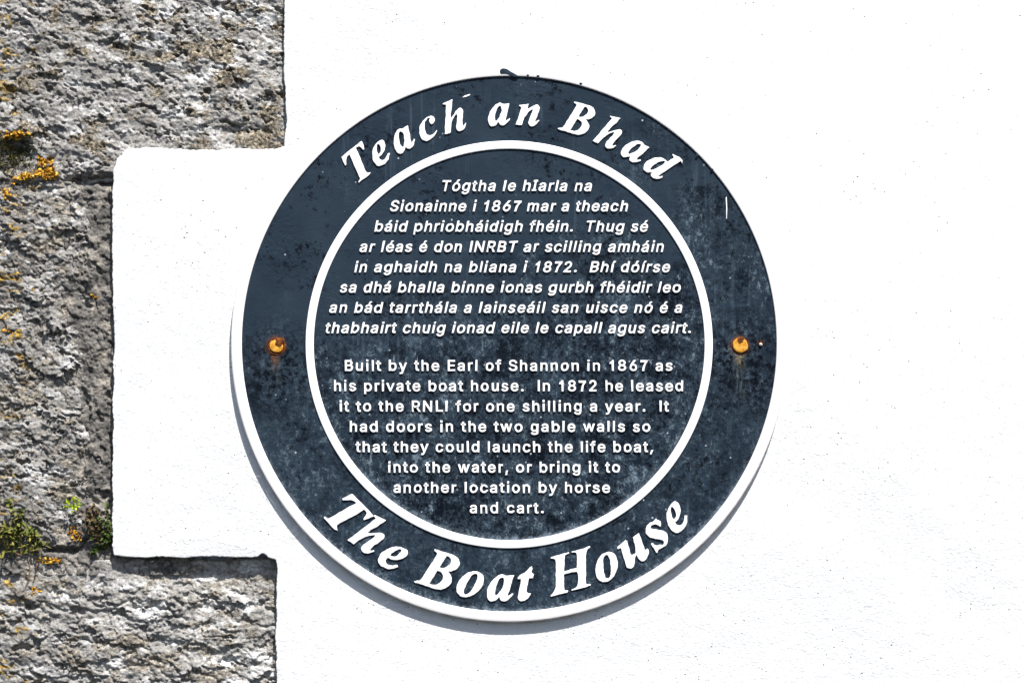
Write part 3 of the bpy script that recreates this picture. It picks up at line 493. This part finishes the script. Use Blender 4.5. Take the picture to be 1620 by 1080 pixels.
# backing plate: cylinder with a faintly uneven face
prof = [(0.0, FD), (60, FD)] + [(r, FD) for r in range(90, 421, 30)] + [(425, FD), (425, 1.5), (0.0, 1.5)]
o = link('backing_plate', lathe('backing_plate', [(r * KP, d) for r, d in prof], pcx, pcy, plaque_base, 256, False), plaque, M['field'])
def bead(r0, r1, d0, d1, b, ob=None):
    ob = ob or b
    return [(r1, d0), (r1, d1 - ob), (r1 - ob * 0.3, d1 - ob * 0.3), (r1 - ob, d1), (r0 + b, d1), (r0 + b * 0.3, d1 - b * 0.3), (r0, d1 - b), (r0, d0)]
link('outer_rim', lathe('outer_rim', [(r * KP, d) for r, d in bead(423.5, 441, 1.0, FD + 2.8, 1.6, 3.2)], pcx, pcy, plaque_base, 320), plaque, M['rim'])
icx, icy = kp(805.5, 545)
link('inner_ring', lathe('inner_ring', [(r * KP, d) for r, d in bead(309.5, 322.5, FD - 2, FD + 2.3, 1.0)], icx, icy, plaque_base, 320), plaque, M['white'])

# ------------------------------------------------------------------ large raised italic letters
# outlines in the frame of an enlarged view: (x origin, y origin, enlargement); a third value marks a corner
c = 1
GL = {
'T': ((530, 220, 13.5), [[(135,380,c),(350,205),(570,35,c),(600,120),(625,215,c),(600,228),(555,180),(500,158),(440,195,c),(550,440),(640,670),(680,715),(762,703,c),(735,760,c),(500,930,c),(487,908,c),(520,870),(525,835),(420,590),(305,325,c),(255,380),(237,450),(233,550,c),(205,562,c),(165,460)]]),
'e': ((580, 210, 18.0), [[(410,198),(300,270),(215,380),(165,520),(165,680),(190,800),(250,890),(340,945),(440,920),(530,860),(610,760),(655,580,c),(595,572,c),(560,680),(510,750),(450,785),(385,765),(340,695,c),(430,620),(500,510),(525,400),(515,290),(475,220)],
      [(330,318),(375,370),(400,470),(385,560),(330,615,c),(300,560),(285,460),(295,350)]]),
'a': ((765, 155, 21.6), [[(540,170),(440,210),(330,310),(240,440),(180,570),(155,700),(165,840),(215,930),(300,965),(390,940),(460,885),(515,815,c),(530,850),(570,915),(650,938),(750,900),(850,800),(905,710,c),(870,690,c),(830,735),(770,778,c),(757,720),(800,560),(845,350),(880,175,c),(760,190),(655,207,c),(600,180)],
      [(575,262),(610,340),(610,440),(560,600),(490,720),(440,775),(405,770),(385,700),(395,580),(440,420),(500,300)]]),
'c': ((655, 175, 19.64), [[(500,165),(400,210),(290,290),(210,400),(165,540),(160,680),(190,800),(260,890),(370,940),(480,910),(590,830),(670,730),(718,620,c),(690,600,c),(640,670),(570,735),(490,770),(420,750),(370,690),(335,600),(325,480),(345,360),(390,280),(440,235),(488,243,c),(468,285),(465,330),(490,390),(540,415),(600,385),(640,310),(625,220),(580,175)]]),
'h': ((695, 150, 15.42), [[(85,215,c),(200,160),(320,105,c),(305,270),(283,430,c),(270,470,c),(275,550,c),(300,545),(350,480),(410,390),(470,332),(530,325),(572,370),(575,480),(563,600),(565,700),(578,750,c),(610,722),(630,685,c),(655,692,c),(620,790),(560,860),(490,885),(430,850),(410,780),(420,650),(430,520),(410,465,c),(360,540),(310,650),(285,750),(275,922,c),(130,960,c),(145,650),(158,240,c),(90,234,c)]]),
'n': ((810, 155, 21.6), [[(240,240,c),(400,225),(577,203,c),(545,280),(537,345,c),(590,350),(650,305),(740,255),(830,232),(910,258),(947,320),(930,420),(870,580),(810,740),(787,822,c),(850,785),(910,745,c),(937,780,c),(880,850),(780,930),(680,970),(600,940),(560,860),(575,760),(640,600),(705,420),(690,385,c),(620,430),(540,510),(460,620),(400,720),(360,850),(325,932,c),(115,907,c),(200,700),(322,315,c),(300,295),(245,267,c)]]),
'B': ((875, 150, 14.4), [[(475,148,c),(650,195),(850,255),(930,310),(965,400),(940,480),(860,543),(740,568,c),(800,640),(822,720),(790,810),(700,885),(590,910),(450,885),(300,835),(130,790,c),(103,765,c),(140,752),(210,745),(260,690),(350,540),(460,370),(535,240),(525,208),(480,182,c)],
      [(715,270,c),(765,285),(797,345),(780,420),(710,480),(650,505),(580,490,c),(650,380)], [(545,550,c),(612,582),(655,650),(630,740),(560,805),(480,825),(390,803,c),(470,680)]]),
'd': ((1010, 235, 18.0), [[(985,158,c),(1100,215),(1190,255),(1240,300),(1262,350),(1255,427,c),(1218,350,c),(900,555),(558,788,c),(610,795),(682,780,c),(690,825,c),(620,850),(530,865),(440,845),(375,790),(357,735),(395,680,c),(340,672),(250,670),(170,620),(145,540),(180,440),(270,350),(400,285),(540,250),(650,255),(760,310),(820,357),(868,357,c),(940,305),(1010,262,c),(1005,225),(972,182,c)],
      [(740,355),(755,390),(700,450),(580,530),(460,590),(380,605),(345,580),(370,530),(470,450),(600,380),(690,352)]]),
'o': ((715, 895, 18.0), [[(640,160),(530,170),(400,230),(270,340),(170,480),(125,630),(145,760),(220,850),(340,892),(480,880),(620,820),(760,710),(860,580),(905,430),(890,300),(820,210),(740,170)],
      [(650,225),(715,250),(720,330),(680,460),(600,620),(500,760),(410,825),(345,795),(335,720),(390,570),(470,420),(560,280)]]),
't': ((810, 890, 15.43), [[(490,88,c),(495,160),(480,200),(490,240),(540,290,c),(515,380,c),(410,380,c),(380,550),(355,680),(370,722),(410,745),(465,750,c),(420,830),(350,900),(240,942),(165,910),(143,840),(165,700),(200,540),(225,395,c),(150,395,c),(145,360),(200,310),(280,260),(380,180),(430,120)]]),
'H': ((865, 860, 12.0), [[(75,260,c),(200,225),(420,160,c),(420,185),(370,205),(345,250),(335,400),(330,530,c),(450,490),(570,460,c),(575,300),(568,200),(540,167),(480,170,c),(478,150,c),(650,105),(810,48,c),(825,70),(770,115),(750,180),(745,350),(745,600),(740,730),(765,768),(835,768,c),(835,790,c),(660,845),(480,890,c),(472,872),(540,845),(585,790),(600,700),(595,600),(570,530,c),(450,552),(330,580,c),(330,750),(335,860),(355,885),(410,890,c),(400,925,c),(240,965),(80,1005,c),(78,985),(130,920),(165,830),(172,600),(172,370),(160,305),(130,285),(75,285,c)]]),
'u': ((970, 835, 15.43), [[(100,470,c),(200,390),(320,295,c),(345,350),(390,500),(435,640),(470,660),(510,635),(545,615,c),(540,480),(510,330),(485,225,c),(550,180),(635,128,c),(690,280),(740,420),(777,548,c),(810,530),(840,512),(872,550),(865,640),(830,740),(770,800),(700,812),(640,770),(600,700),(575,655,c),(545,720),(528,800),(525,890),(490,960),(420,995),(350,970),(310,900),(270,760),(210,560),(185,492,c),(120,520,c)]]),
's': ((1015, 815, 16.62), [[(390,78,c),(430,125),(490,160),(522,275,c),(495,308,c),(440,262),(350,237),(272,268),(238,312),(262,352),(350,372),(480,388),(580,410),(660,470),(690,560),(690,680),(660,770),(560,850),(460,910),(425,978,c),(388,985,c),(330,890),(270,790),(265,742,c),(300,738),(345,775),(420,795),(500,768),(565,778),(594,715),(570,670),(510,643),(420,628),(320,608),(220,575),(150,525),(115,450),(120,350),(150,270),(220,210),(310,160),(360,110)]]),
}
def worn(q, a):      # coherent unevenness of cast and repainted edges
    return np.stack([q[:, 0] + a * fbm(q[:, 0] / 6, q[:, 1] / 6, 2, 301), q[:, 1] + a * fbm(q[:, 0] / 6, q[:, 1] / 6, 2, 305)], -1)
def spline(pts, k=5):
    n = len(pts); out = []
    P = [Vector(p[:2]) for p in pts]; cor = [len(p) > 2 for p in pts]
    for i in range(n):
        j = (i + 1) % n
        a, b = P[i], P[j]
        ta = Vector((0, 0)) if cor[i] else (P[j] - P[i - 1]) * 0.5
        tb = Vector((0, 0)) if cor[j] else (P[(j + 1) % n] - P[i]) * 0.5
        L = (b - a).length
        for t_ in (ta, tb):
            if t_.length > L * 1.2: t_ *= L * 1.2 / t_.length
        if cor[i]: ta = (b - a) * 1.5 - tb * 0.5 if not cor[j] else (b - a)
        if cor[j]: tb = (b - a) * 1.5 - ta * 0.5 if not cor[i] else (b - a)
        for q in range(k):
            t = q / k; t2, t3 = t * t, t * t * t
            out.append(a * (2*t3 - 3*t2 + 1) + ta * (t3 - 2*t2 + t) + b * (-2*t3 + 3*t2) + tb * (t3 - t2))
    return out
def glyph_px(ch):
    (ox, oy, sc), cons = GL[ch]
    return [[Vector((ox + p.x / sc, oy + p.y / sc)) for p in spline(cn)] for cn in cons]
def bb(cons):
    xs = [p.x for p in cons[0]]; ys = [p.y for p in cons[0]]
    return Vector(((min(xs) + max(xs)) / 2, (min(ys) + max(ys)) / 2))
OC = Vector((PCX, PCY))
def up_ang(pt, low):            # direction of a letter's upright axis at this place on the ring
    v = (OC - pt) if low else (pt - OC)
    return math.atan2(v.y, v.x)
def big_letter(ch, centre=None, low=False, src_low=False, tilt=0.0, scale=None):
    cons = glyph_px(ch); c0 = bb(cons)
    if centre is not None:
        ctr = Vector(centre)
        a = up_ang(ctr, low) - up_ang(c0, src_low) + math.radians(tilt)
        s = scale or (1.0 if low == src_low else (1.2 if low else 1 / 1.2))
        R = Matrix.Rotation(a, 2)
        cons = [[R @ ((p - c0) * s) for p in cn] for cn in cons]
        sh = ctr - bb(cons); cons = [[p + sh for p in cn] for cn in cons]
    cons = [[Vector(v) for v in worn(np.array([kp(p.x, p.y) for p in cn]), 0.6)] for cn in cons]
    base = W(*bb(cons)[:], FD)
    me = plate('raised_letter', cons, FD - 1.2, FD + 2.2, 0.45, base, 0.0, 2)
    o = link('raised_letter', me, plaque, M['white'], base - plaque_base)
    return o
big_letter('T'); big_letter('e'); big_letter('a', (639.3, 220.5)); big_letter('c'); big_letter('h')
big_letter('a'); big_letter('n')
big_letter('B'); big_letter('h', (961, 209.1)); big_letter('a', (1005, 239.7)); big_letter('d')
big_letter('T', (551.3, 810.3), True, False); big_letter('h', (580, 845), True, False); big_letter('e', (621.6, 882.4), True, False)
big_letter('B', (690.9, 900.6), True, False); big_letter('o', low=True, src_low=True); big_letter('a', (791.4, 929.9), True, False); big_letter('t')
big_letter('H'); big_letter('o', (959.9, 896.8), True, True); big_letter('u'); big_letter('s'); big_letter('e', (1071.1, 818), True, False)

# ------------------------------------------------------------------ small raised inscription
INS = json.loads(GLYPHS)
CAP = max(INS['B'][1][0][1::2])
q_ = CAP / 727
def bars(adv, *rects):   # upright bars given on a 716-high capital
    return [adv * CAP / 716, [[v * CAP / 716 for v in (x0,y0, x1,y0, x1,y1, x0,y1)] for x0, y0, x1, y1 in rects]]
INS['I'] = bars(250, (78,0,172,716)); INS['l'] = bars(245, (78,0,170,716))
INS['i'] = bars(245, (76,0,170,525), (76,645,170,745))
INS['í'] = [INS['i'][0], [INS['i'][1][0], [v * CAP / 716 for v in (88,600, 160,600, 262,745, 150,745)]]]
INS['1'] = [520 * CAP / 716, [[v * CAP / 716 for v in (262,0, 362,0, 362,716, 288,716, 262,655, 205,598, 120,562, 120,470, 200,500, 262,545)]]]
INS['7'] = [545 * CAP / 716, [[v * CAP / 716 for v in (60,600, 60,702, 500,702, 500,615, 420,510, 355,370, 305,190, 290,0, 180,0, 205,190, 255,350, 320,490, 385,600)]]]
INS['I#'] = [330 * q_, [[k * q_ for k in (40,0, 290,0, 290,75, 205,75, 205,652, 290,652, 290,727, 40,727, 40,652, 125,652, 125,75, 40,75)]]]
def text_line(s, x0, x1, base, slant, wob=0.0):
    EM = 1000 * 16.4 / CAP; off = 0.5
    toks = []; i = 0
    while i < len(s):
        if s[i] == 'I' and i + 1 < len(s) and s[i + 1] == '#': toks.append('I#'); i += 2
        else: toks.append(s[i]); i += 1
    adv = [CAP * 0.36 if t == ' ' else INS[t][0] for t in toks]
    # letter spacing opens the line to its measured length
    ink0 = min(INS[toks[0]][1][0][0::2]); last = toks[-1]; ink1 = max(INS[last][1][0][0::2])
    nat = (sum(adv[:-1]) + ink1 - ink0) * EM / 1000
    wid = (x1 - x0) - 2 * off
    stretch = min(1.04, wid / nat)
    trk = (wid - nat * stretch) / (len(toks) - 1)
    x = x0 + off - ink0 * EM / 1000; cons = []
    r = random.Random(s)
    for t, a in zip(toks, adv):
        if t != ' ':
            jx, jy = r.uniform(-wob, wob), r.uniform(-wob, wob)
            for cn in INS[t][1]:
                pts = []
                for gx, gy in zip(cn[0::2], cn[1::2]):
                    px = x + gx * EM / 1000 * stretch + (slant * (gy - CAP * 0.35) * EM / 1000) + jx; py = base - gy * EM / 1000 + jy
                    pts.append(kp(px, py))
                q = np.array(pts); w_ = worn(q, 0.0 if t in 'eéaá8' else 0.5)
                cons.append([tuple(v) for v in w_])
        x += a * EM / 1000 * stretch + trk
    bs = W(*kp((x0 + x1) / 2, base), FD)
    me = plate('inscription_line', cons, FD - 1.0, FD + 2.4, 0.35, bs, off, 2)
    return link('inscription_line', me, plaque, M['white'], bs - plaque_base)
IR = [("Tógtha le hI#arla na", 698, 936), ("Sionainne i 1867 mar a theach", 617, 993), ("báid phriobháidigh fhéin.  Thug sé", 593, 1025), ("ar léas é don INRBT ar scilling amháin", 569, 1050),
      ("in aghaidh na bliana i 1872.  Bhí dóírse", 561, 1060), ("sa dhá bhalla binne ionas gurbh fhéidir leo", 538, 1077), ("an bád tarrthála a lainseáil san uisce nó é a", 521, 1079), ("thabhairt chuig ionad eile le capall agus cairt.", 514, 1094)]
EN = [("Built by the Earl of Shannon in 1867 as", 545, 1064), ("his private boat house.  In 1872 he leased", 528, 1081), ("it to the RNLI for one shilling a year.  It", 537, 1058), ("had doors in the two gable walls so", 553, 1029),
      ("that they could launch the life boat,", 562, 1033), ("into the water, or bring it to", 614, 981), ("another location by horse", 622, 965), ("and cart.", 743, 860)]
for k, (s, a, b) in enumerate(IR): text_line(s, a, b, 301.8 + 32.1 * k, 0.21, 0.15)
for k, (s, a, b) in enumerate(EN): text_line(s, a, b, 586.2 + 32.15 * k, 0.0, 0.15)

# ------------------------------------------------------------------ bolts
def blob_disc(cx, cy, d0, d1, r, seed, amp, n=40, dome=0.0, tx=0.0, ty=0.0):
    V = []; F = []; rr = random.Random(seed); ph = [rr.uniform(0, 6.28) for _ in range(5)]
    rings = [(1.0, d0), (1.0, d1 - 0.9), (0.94, d1 - 0.25), (0.84, d1), (0.55, d1 + dome * 0.7), (0.25, d1 + dome)]
    for q, d in rings:
        for i in range(n):
            a = 2 * math.pi * i / n
            w_ = 1 + amp * sum(math.sin((k + 2) * a + ph[k]) / (k + 1.5) for k in range(5))
            x, y = r * q * w_ * math.cos(a), r * q * w_ * math.sin(a)
            V.append((cx + x, cy + y, d + (tx * x + ty * y if d > d0 else 0)))
    V.append((cx, cy, d1 + dome))
    for j in range(len(rings) - 1):
        for i in range(n):
            F.append((j * n + i, j * n + (i + 1) % n, (j + 1) * n + (i + 1) % n, (j + 1) * n + i))
    t = len(V) - 1; m = (len(rings) - 1) * n
    tri = [(m + i, m + (i + 1) % n, t) for i in range(n)]
    me = bpy.data.meshes.new('disc'); me.from_pydata([tuple(v) for v in V], [], F + tri); me.update()
    return me
def place(me, base):
    n = len(me.vertices); a = np.empty(n * 3, np.float32); me.vertices.foreach_get('co', a)
    me.vertices.foreach_set('co', px_to_local(a.reshape(-1, 3), base).astype(np.float32).ravel())
    bm = bmesh.new(); bm.from_mesh(me); bmesh.ops.recalc_face_normals(bm, faces=bm.faces); bm.to_mesh(me); bm.free()
    set_smooth_by_angle(me, 0.8)
    return me
def bolt(bx, by, seed, rr, hr, hx, hy, lab):
    base = W(*kp(bx, by), FD); x, y = kp(bx, by)
    n = 48; V = []; F = []; r_ = random.Random(seed)
    prof = [(rr, FD - 0.5), (rr - 0.6, FD + 0.9), (rr - 2.0, FD + 1.3), (rr - 3.6, FD + 0.8), (rr - 4.6, FD - 0.6), (0.3, FD - 0.3)]
    for i in range(n):
        a = 2 * math.pi * i / n; j = 1 + 0.05 * math.sin(3 * a + seed) + r_.uniform(-0.05, 0.05)
        for q, d in prof: V.append((x + q * j * math.cos(a), y + q * j * math.sin(a), d + r_.uniform(-0.25, 0.25)))
    k = len(prof)
    for i in range(n):
        for j in range(k - 1): F.append((i * k + j, ((i + 1) % n) * k + j, ((i + 1) % n) * k + j + 1, i * k + j + 1))
    me = bpy.data.meshes.new('bolt'); me.from_pydata(V, [], F); me.update()
    b = link('bolt', place(me, base), plaque, M['rust'], base - plaque_base); b['label'] = lab
    h = link('bolt_head', place(blob_disc(x + hx, y + hy, FD - 1, FD + 3.4, hr, seed, 0.05, 40, 0.1, 0.03, -0.04), base), b, M['head'])
    # flaking rust crust on the upper shoulder of the head
    c_ = blob_disc(x + hx + (5.0 if seed == 1 else 0.5), y + hy - (6.5 if seed == 1 else 8.2), FD, FD + 3.9, 7.6 if seed == 1 else 5.6, seed + 9, 0.16, 26, 0.7)
    link('rust_crust', place(c_, base), b, M['rust'])
    return b
bolt(437.5, 548, 1, 14.5, 10.5, -0.8, -0.5, 'rusty bolt with an orange head in a dark rust ring')
bolt(1171, 546, 2, 13.0, 12.0, 0.6, 0.0, 'yellow topped bolt with a thin brown rust ring')

for lx, ly, lr in ((835, 119, 1.5), (851, 120.5, 1.9), (919, 132, 1.7), (1103, 246, 1.6), (1127, 268, 1.8)):
    V = []; F = []; x, y = kp(lx, ly); b0 = W(x, y, FD + 2.8)
    bm = bmesh.new(); bmesh.ops.create_icosphere(bm, subdivisions=2, radius=1.0); jr = random.Random(lx)
    for v in bm.verts:
        k = lr * jr.uniform(0.75, 1.25); v.co = Vector((v.co.x * k * 1.3 * U, v.co.y * k * 0.7 * U, v.co.z * k * U))
    me = bpy.data.meshes.new('dirt_lump'); bm.to_mesh(me); bm.free()
    link('dirt_lump', me, plaque, M['field'], b0 - plaque_base)
# dark paint run over the top of the rim, and chips of white paint on the field
x, y = kp(800, 113)
b0 = W(x, y, FD)
run = [(791, 111), (795, 108), (802, 109), (808, 113), (815, 117), (820, 121), (812, 121.5), (803, 117), (797, 116.5), (792, 116)]
link('paint_blot', plate('paint_blot', [[kp(*p) for p in [tuple(q) for q in spline([(a, b) for a, b in run])]]], FD + 1.0, FD + 3.6, 0.5, b0), plaque, M['field'], b0 - plaque_base)
for ch in ([(731, 154), (735, 151), (743, 148.5), (744, 150), (737, 153)], [(1148.6, 312), (1150.2, 311), (1151, 330), (1150.4, 346), (1149.3, 346), (1149.4, 328)]):
    b0 = W(*kp(*ch[0]), FD)
    link('paint_chip', plate('paint_chip', [[kp(*p) for p in ch]], FD - 0.3, FD + 0.9, 0.15, b0), plaque, M['white'], b0 - plaque_base)

# ================================================================== SMALL THINGS
def ico_lump(V, F, cx, cy, cd, r, squash=0.7, seed=0, jit=0.25):
    bm = bmesh.new(); bmesh.ops.create_icosphere(bm, subdivisions=2, radius=1.0); b = len(V); rr = random.Random(seed)
    for v in bm.verts:
        k = r * (1 + rr.uniform(-jit, jit)); V.append((cx + v.co.x * k, cy + v.co.y * k, cd + v.co.z * k * squash))
    bm.verts.index_update()
    for f in bm.faces: F.append(tuple(b + v.index for v in f.verts))
    bm.free()
def build(name, V, F, mat, parent, base, smooth=True):
    me = bpy.data.meshes.new(name); me.from_pydata([tuple(p) for p in px_to_local(V, base)], [], F); me.update()
    bm = bmesh.new(); bm.from_mesh(me); bmesh.ops.recalc_face_normals(bm, faces=bm.faces); bm.to_mesh(me); bm.free()
    if smooth: me.polygons.foreach_set('use_smooth', np.ones(len(me.polygons), bool))
    return link(name, me, parent, mat, None if parent else base)
def leaf(V, F, p, d, n, L, wd, curl=0.25, cols=4):
    """a leaf blade from p along d, width across d x n, folded along its midrib and bent"""
    p, d, n = Vector(p), Vector(d).normalized(), Vector(n).normalized()
    s = d.cross(n).normalized(); n = s.cross(d); b = len(V)
    for i in range(cols + 1):
        t = i / cols; wv = wd * (math.sin(math.pi * min(t * 0.92 + 0.06, 1)) ** 0.8)
        q = p + d * (L * t) - n * (curl * L * t * t)
        V += [tuple(q - s * wv + n * wv * 0.35), tuple(q), tuple(q + s * wv + n * wv * 0.35)]
    for i in range(cols):
        a = b + i * 3; F += [(a, a + 1, a + 4, a + 3), (a + 1, a + 2, a + 5, a + 4)]
def rvec(r, k=1.0): return Vector((r.gauss(0, k), r.gauss(0, k), r.gauss(0, k)))
# --- foliose lichen tufts
def lichen(cx, cy, sx, sy, n, size, label, seed, ang=0.0):
    r = random.Random(seed); base = W(cx, cy, hmax(cx, cy)); V = []; F = []
    for i in range(n):
        u, v = r.gauss(0, 0.5) * sx, r.gauss(0, 0.5) * sy
        x, y = cx + u * math.cos(ang) - v * math.sin(ang), cy + u * math.sin(ang) + v * math.cos(ang)
        h = hmax(x, y)
        s_ = size * r.uniform(0.5, 1.2)
        if r.random() < 0.5: ico_lump(V, F, x, y, h + s_ * 0.15, s_ * 0.8, 0.5, r.randint(0, 9999), 0.35)
        else:
            for _ in range(3):
                dv = rvec(r); dv.z = abs(dv.z) * 0.7
                leaf(V, F, (x, y, h + 0.3), dv, Vector((0, -0.3, 1)) + rvec(r, 0.4), s_ * 1.6, s_ * 0.55, -0.3, 3)
    o = build('lichen_patch', V, F, M['lichen'], None, base)
    tag(o, label, 'lichen', 'orange lichen tufts on the stones')
lichen(76, 274, 15, 9, 90, 3.3, 'thick orange lichen tuft at the right end of the mossy hollow', 1, 0.2)
lichen(42, 278, 18, 6, 60, 2.8, 'orange lichen strip just below the dark mossy hollow', 2, -0.25)
lichen(20, 213, 18, 6, 70, 3.0, 'yellow orange lichen along the upper lip of the mossy hollow', 3)
lichen(70, 254, 12, 6, 40, 2.7, 'small orange lichen tuft above the thickest one', 4)
lichen(8, 305, 9, 8, 24, 2.6, 'orange lichen blob at the left edge under the mossy hollow', 5)
lichen(118, 846, 8, 12, 44, 2.4, 'yellow lichen patch on the stone beneath the lime green sprig', 6)
lichen(76, 888, 24, 5, 60, 2.4, 'long orange lichen band below the leafy tuft', 7)
lichen(52, 933, 9, 6, 18, 2.2, 'yellow lichen spot on the lower stone under the hanging stalks', 8)
lichen(146, 468, 7, 6, 16, 2.0, 'lone yellow lichen dot on the mortar beside the white wall', 9)
lichen(8, 522, 10, 4, 16, 2.4, 'yellow lichen fleck at the left edge of the middle stone', 10)
# --- moss cushion in the hollow
r = random.Random(5); V = []; F = []; base = W(20, 245, hmax(20, 245))
for i in range(420):
    x, y = 18 + r.gauss(0, 22), 240 + r.gauss(0, 14); h = hmax(x, y)
    for _ in range(2):
        dv = rvec(r); dv.z = abs(dv.z) + 0.4
        leaf(V, F, (x, y, h), dv, rvec(r), r.uniform(3, 7), r.uniform(0.7, 1.4), 0.2, 2)
tag(build('moss_cushion', V, F, M['moss'], None, base), 'dark moss cushion filling the hollow at the left of the stones', 'moss')
# --- wall plants
def plant(name, label, root, stems, mat, leaf_fn, stem_r=0.9, bare=()):
    base = W(root[0], root[1], hmax(*root))
    t = thing(name, label, 'plant', base)
    SV, SF, LV, LF = [], [], [], []
    for st in stems:
        P = spline_open(st); tube_geo(P, stem_r, stem_r * 0.5, SV, SF); leaf_fn(P, LV, LF)
    for st in bare: tube_geo(spline_open(st), stem_r, stem_r * 0.6, SV, SF)
    build('stem', SV, SF, M['stem'], t, base)
    build('foliage', LV, LF, mat, t, base)
    return t
def spline_open(P, k=5):
    P = [Vector(p) for p in P]; out = []
    for i in range(len(P) - 1):
        p0, p1, p2, p3 = P[max(i - 1, 0)], P[i], P[i + 1], P[min(i + 2, len(P) - 1)]
        for q in range(k):
            t = q / k
            out.append(0.5 * ((2 * p1) + (p2 - p0) * t + (2*p0 - 5*p1 + 4*p2 - p3) * t*t + (-p0 + 3*p1 - 3*p2 + p3) * t**3))
    return out + [P[-1]]
pr = random.Random(21)
def grassy(P, V, F):
    for p in P[2:]:
        for _ in range(2):
            d = rvec(pr, 0.8) + Vector((0, -0.5, 0.4)); leaf(V, F, p, d, Vector((0, -0.4, 1)) + rvec(pr, 0.4), pr.uniform(7, 14), pr.uniform(1.1, 2.1), 0.3)
def fleshy(P, V, F):
    for p in P[1:]:
        for _ in range(3):
            d = rvec(pr, 0.8) + Vector((0, -0.3, 0.5)); leaf(V, F, p, d, Vector((0, -0.4, 1)) + rvec(pr, 0.4), pr.uniform(5, 10), pr.uniform(2.0, 3.2), 0.2)
def crown(P, V, F):
    tip = P[-1]
    for _ in range(46):
        o = Vector((pr.gauss(0, 6), pr.gauss(0, 4.5), pr.gauss(0, 2)))
        d = o + rvec(pr, 2) + Vector((0, 0, 3)); leaf(V, F, tip + o, d, Vector((0, -0.3, 1)) + rvec(pr, 0.4), pr.uniform(4, 6.5), pr.uniform(1.3, 2.1), 0.2)
def S3(x0, y0, pts, d0=2): 
    h = hmax(x0, y0); return [(x0, y0, h + d0)] + [(a, b, hmax(x0, y0) + d0 + c_) for a, b, c_ in pts]
plant('wall_plant', 'olive leafy tuft growing from the joint at the far left', (30, 878),
      [S3(24 + k * 6, 876, [(22 + k * 6 + pr.uniform(-7, 7), 850, 8), (18 + k * 7 + pr.uniform(-8, 8), 826 + abs(k - 2) * 4 + pr.uniform(-6, 6), 13)]) for k in range(-3, 7)] +
      [S3(30, 878, [(10, 872, 9), (-6, 880, 13)]), S3(20, 880, [(50, 872, 9), (72, 862, 12)])], M['leaf_mid'], grassy, 0.9, [S3(44, 882, [(45, 910, 6), (36, 936, 4)]), S3(54, 882, [(56, 900, 6), (51, 920, 4)])])
plant('wall_plant', 'bright green upright shoot on the leafy tuft', (24, 846), [S3(28, 850, [(26, 830, 8), (20, 806, 16), (16, 790, 18)]), S3(28, 850, [(30, 826, 10), (32, 806, 14)])], M['leaf_mid'], fleshy, 0.8)
plant('wall_sprig', 'lime green sprig on a thin arching stalk over grey stone', (157, 838), [S3(157, 838, [(140, 822, 12), (126, 808, 17), (115, 798, 18)])], M['leaf_lime'], crown, 0.9)
plant('wall_plant', 'dark green plant tucked in the corner against the white wall', (164, 866),
      [S3(164, 866, [(160, 840, 8), (152, 812, 11)]), S3(165, 864, [(168, 836, 9), (170, 800, 12)]), S3(164, 868, [(152, 852, 8), (146, 846, 10)]), S3(166, 862, [(173, 846, 8), (174, 830, 10)]),
       S3(160, 870, [(150, 868, 8), (145, 876, 10)]), S3(166, 868, [(170, 856, 8), (172, 842, 8)])], M['leaf_dark'], fleshy, 1.0)
plant('wall_plant', 'withered reddish brown stems standing behind the dark corner plant', (160, 858),
      [S3(160, 858, [(150, 834, 7), (140, 806, 9)]), S3(161, 858, [(156, 836, 8), (150, 800, 10)]), S3(158, 860, [(146, 842, 7), (136, 822, 8)])], M['leaf_brown'], fleshy, 0.9)
# --- grit bead beside the right-hand bolt
x, y = kp(1204, 545); V = []; F = []; base = W(x, y, FD)
ico_lump(V, F, x, y, FD + 1.6, 2.9, 0.9, 4, 0.12)
gr = thing('grit_bead', 'tiny pale bead with brown fuzz stuck beside the right bolt', 'debris', base)
build('bead', V, F, M['grit'], gr, base)
V = []; F = []
for i in range(26):
    a = pr.uniform(math.pi, 2 * math.pi); leaf(V, F, (x, y - 1.5, FD + 0.4), (math.cos(a), math.sin(a) * 0.9, pr.uniform(0.1, 0.5)), (0, 0, 1), pr.uniform(4, 8), 0.5, 0.1, 2)
build('fuzz', V, F, M['rust'], gr, base)
# --- cobweb threads under the rim
V = []; F = []; base = W(560, 930, 0)
wr = random.Random(3)
for i in range(8):
    a = math.radians(wr.uniform(108, 152)); r1 = 441
    p0 = (pcx + r1 * math.cos(a), pcy + r1 * math.sin(a), wr.uniform(5, 11)); a2 = a + wr.uniform(-0.05, 0.05); r2 = r1 + wr.uniform(12, 34)
    p2 = (pcx + r2 * math.cos(a2), pcy + r2 * math.sin(a2), 0.2)
    mid = tuple((u + v) / 2 for u, v in zip(p0, p2)); mid = (mid[0] + wr.uniform(-3, 3), mid[1] + 2, mid[2])
    tube_geo(spline_open([p0, mid, p2]), 0.16, 0.10, V, F, 4)
web = []
for i in range(25):
    a = math.radians(106 + 48 * i / 24); rr_ = 441 + 6 + 3 * math.sin(i * 1.3)
    web.append((pcx + rr_ * math.cos(a), pcy + rr_ * math.sin(a), 4.0 + math.sin(i)))
tube_geo(spline_open(web, 3), 0.12, 0.12, V, F, 4)
tag(build('cobweb', V, F, M['thread'], None, base), 'faint cobweb threads hanging under the lower left of the plaque rim', 'cobweb')
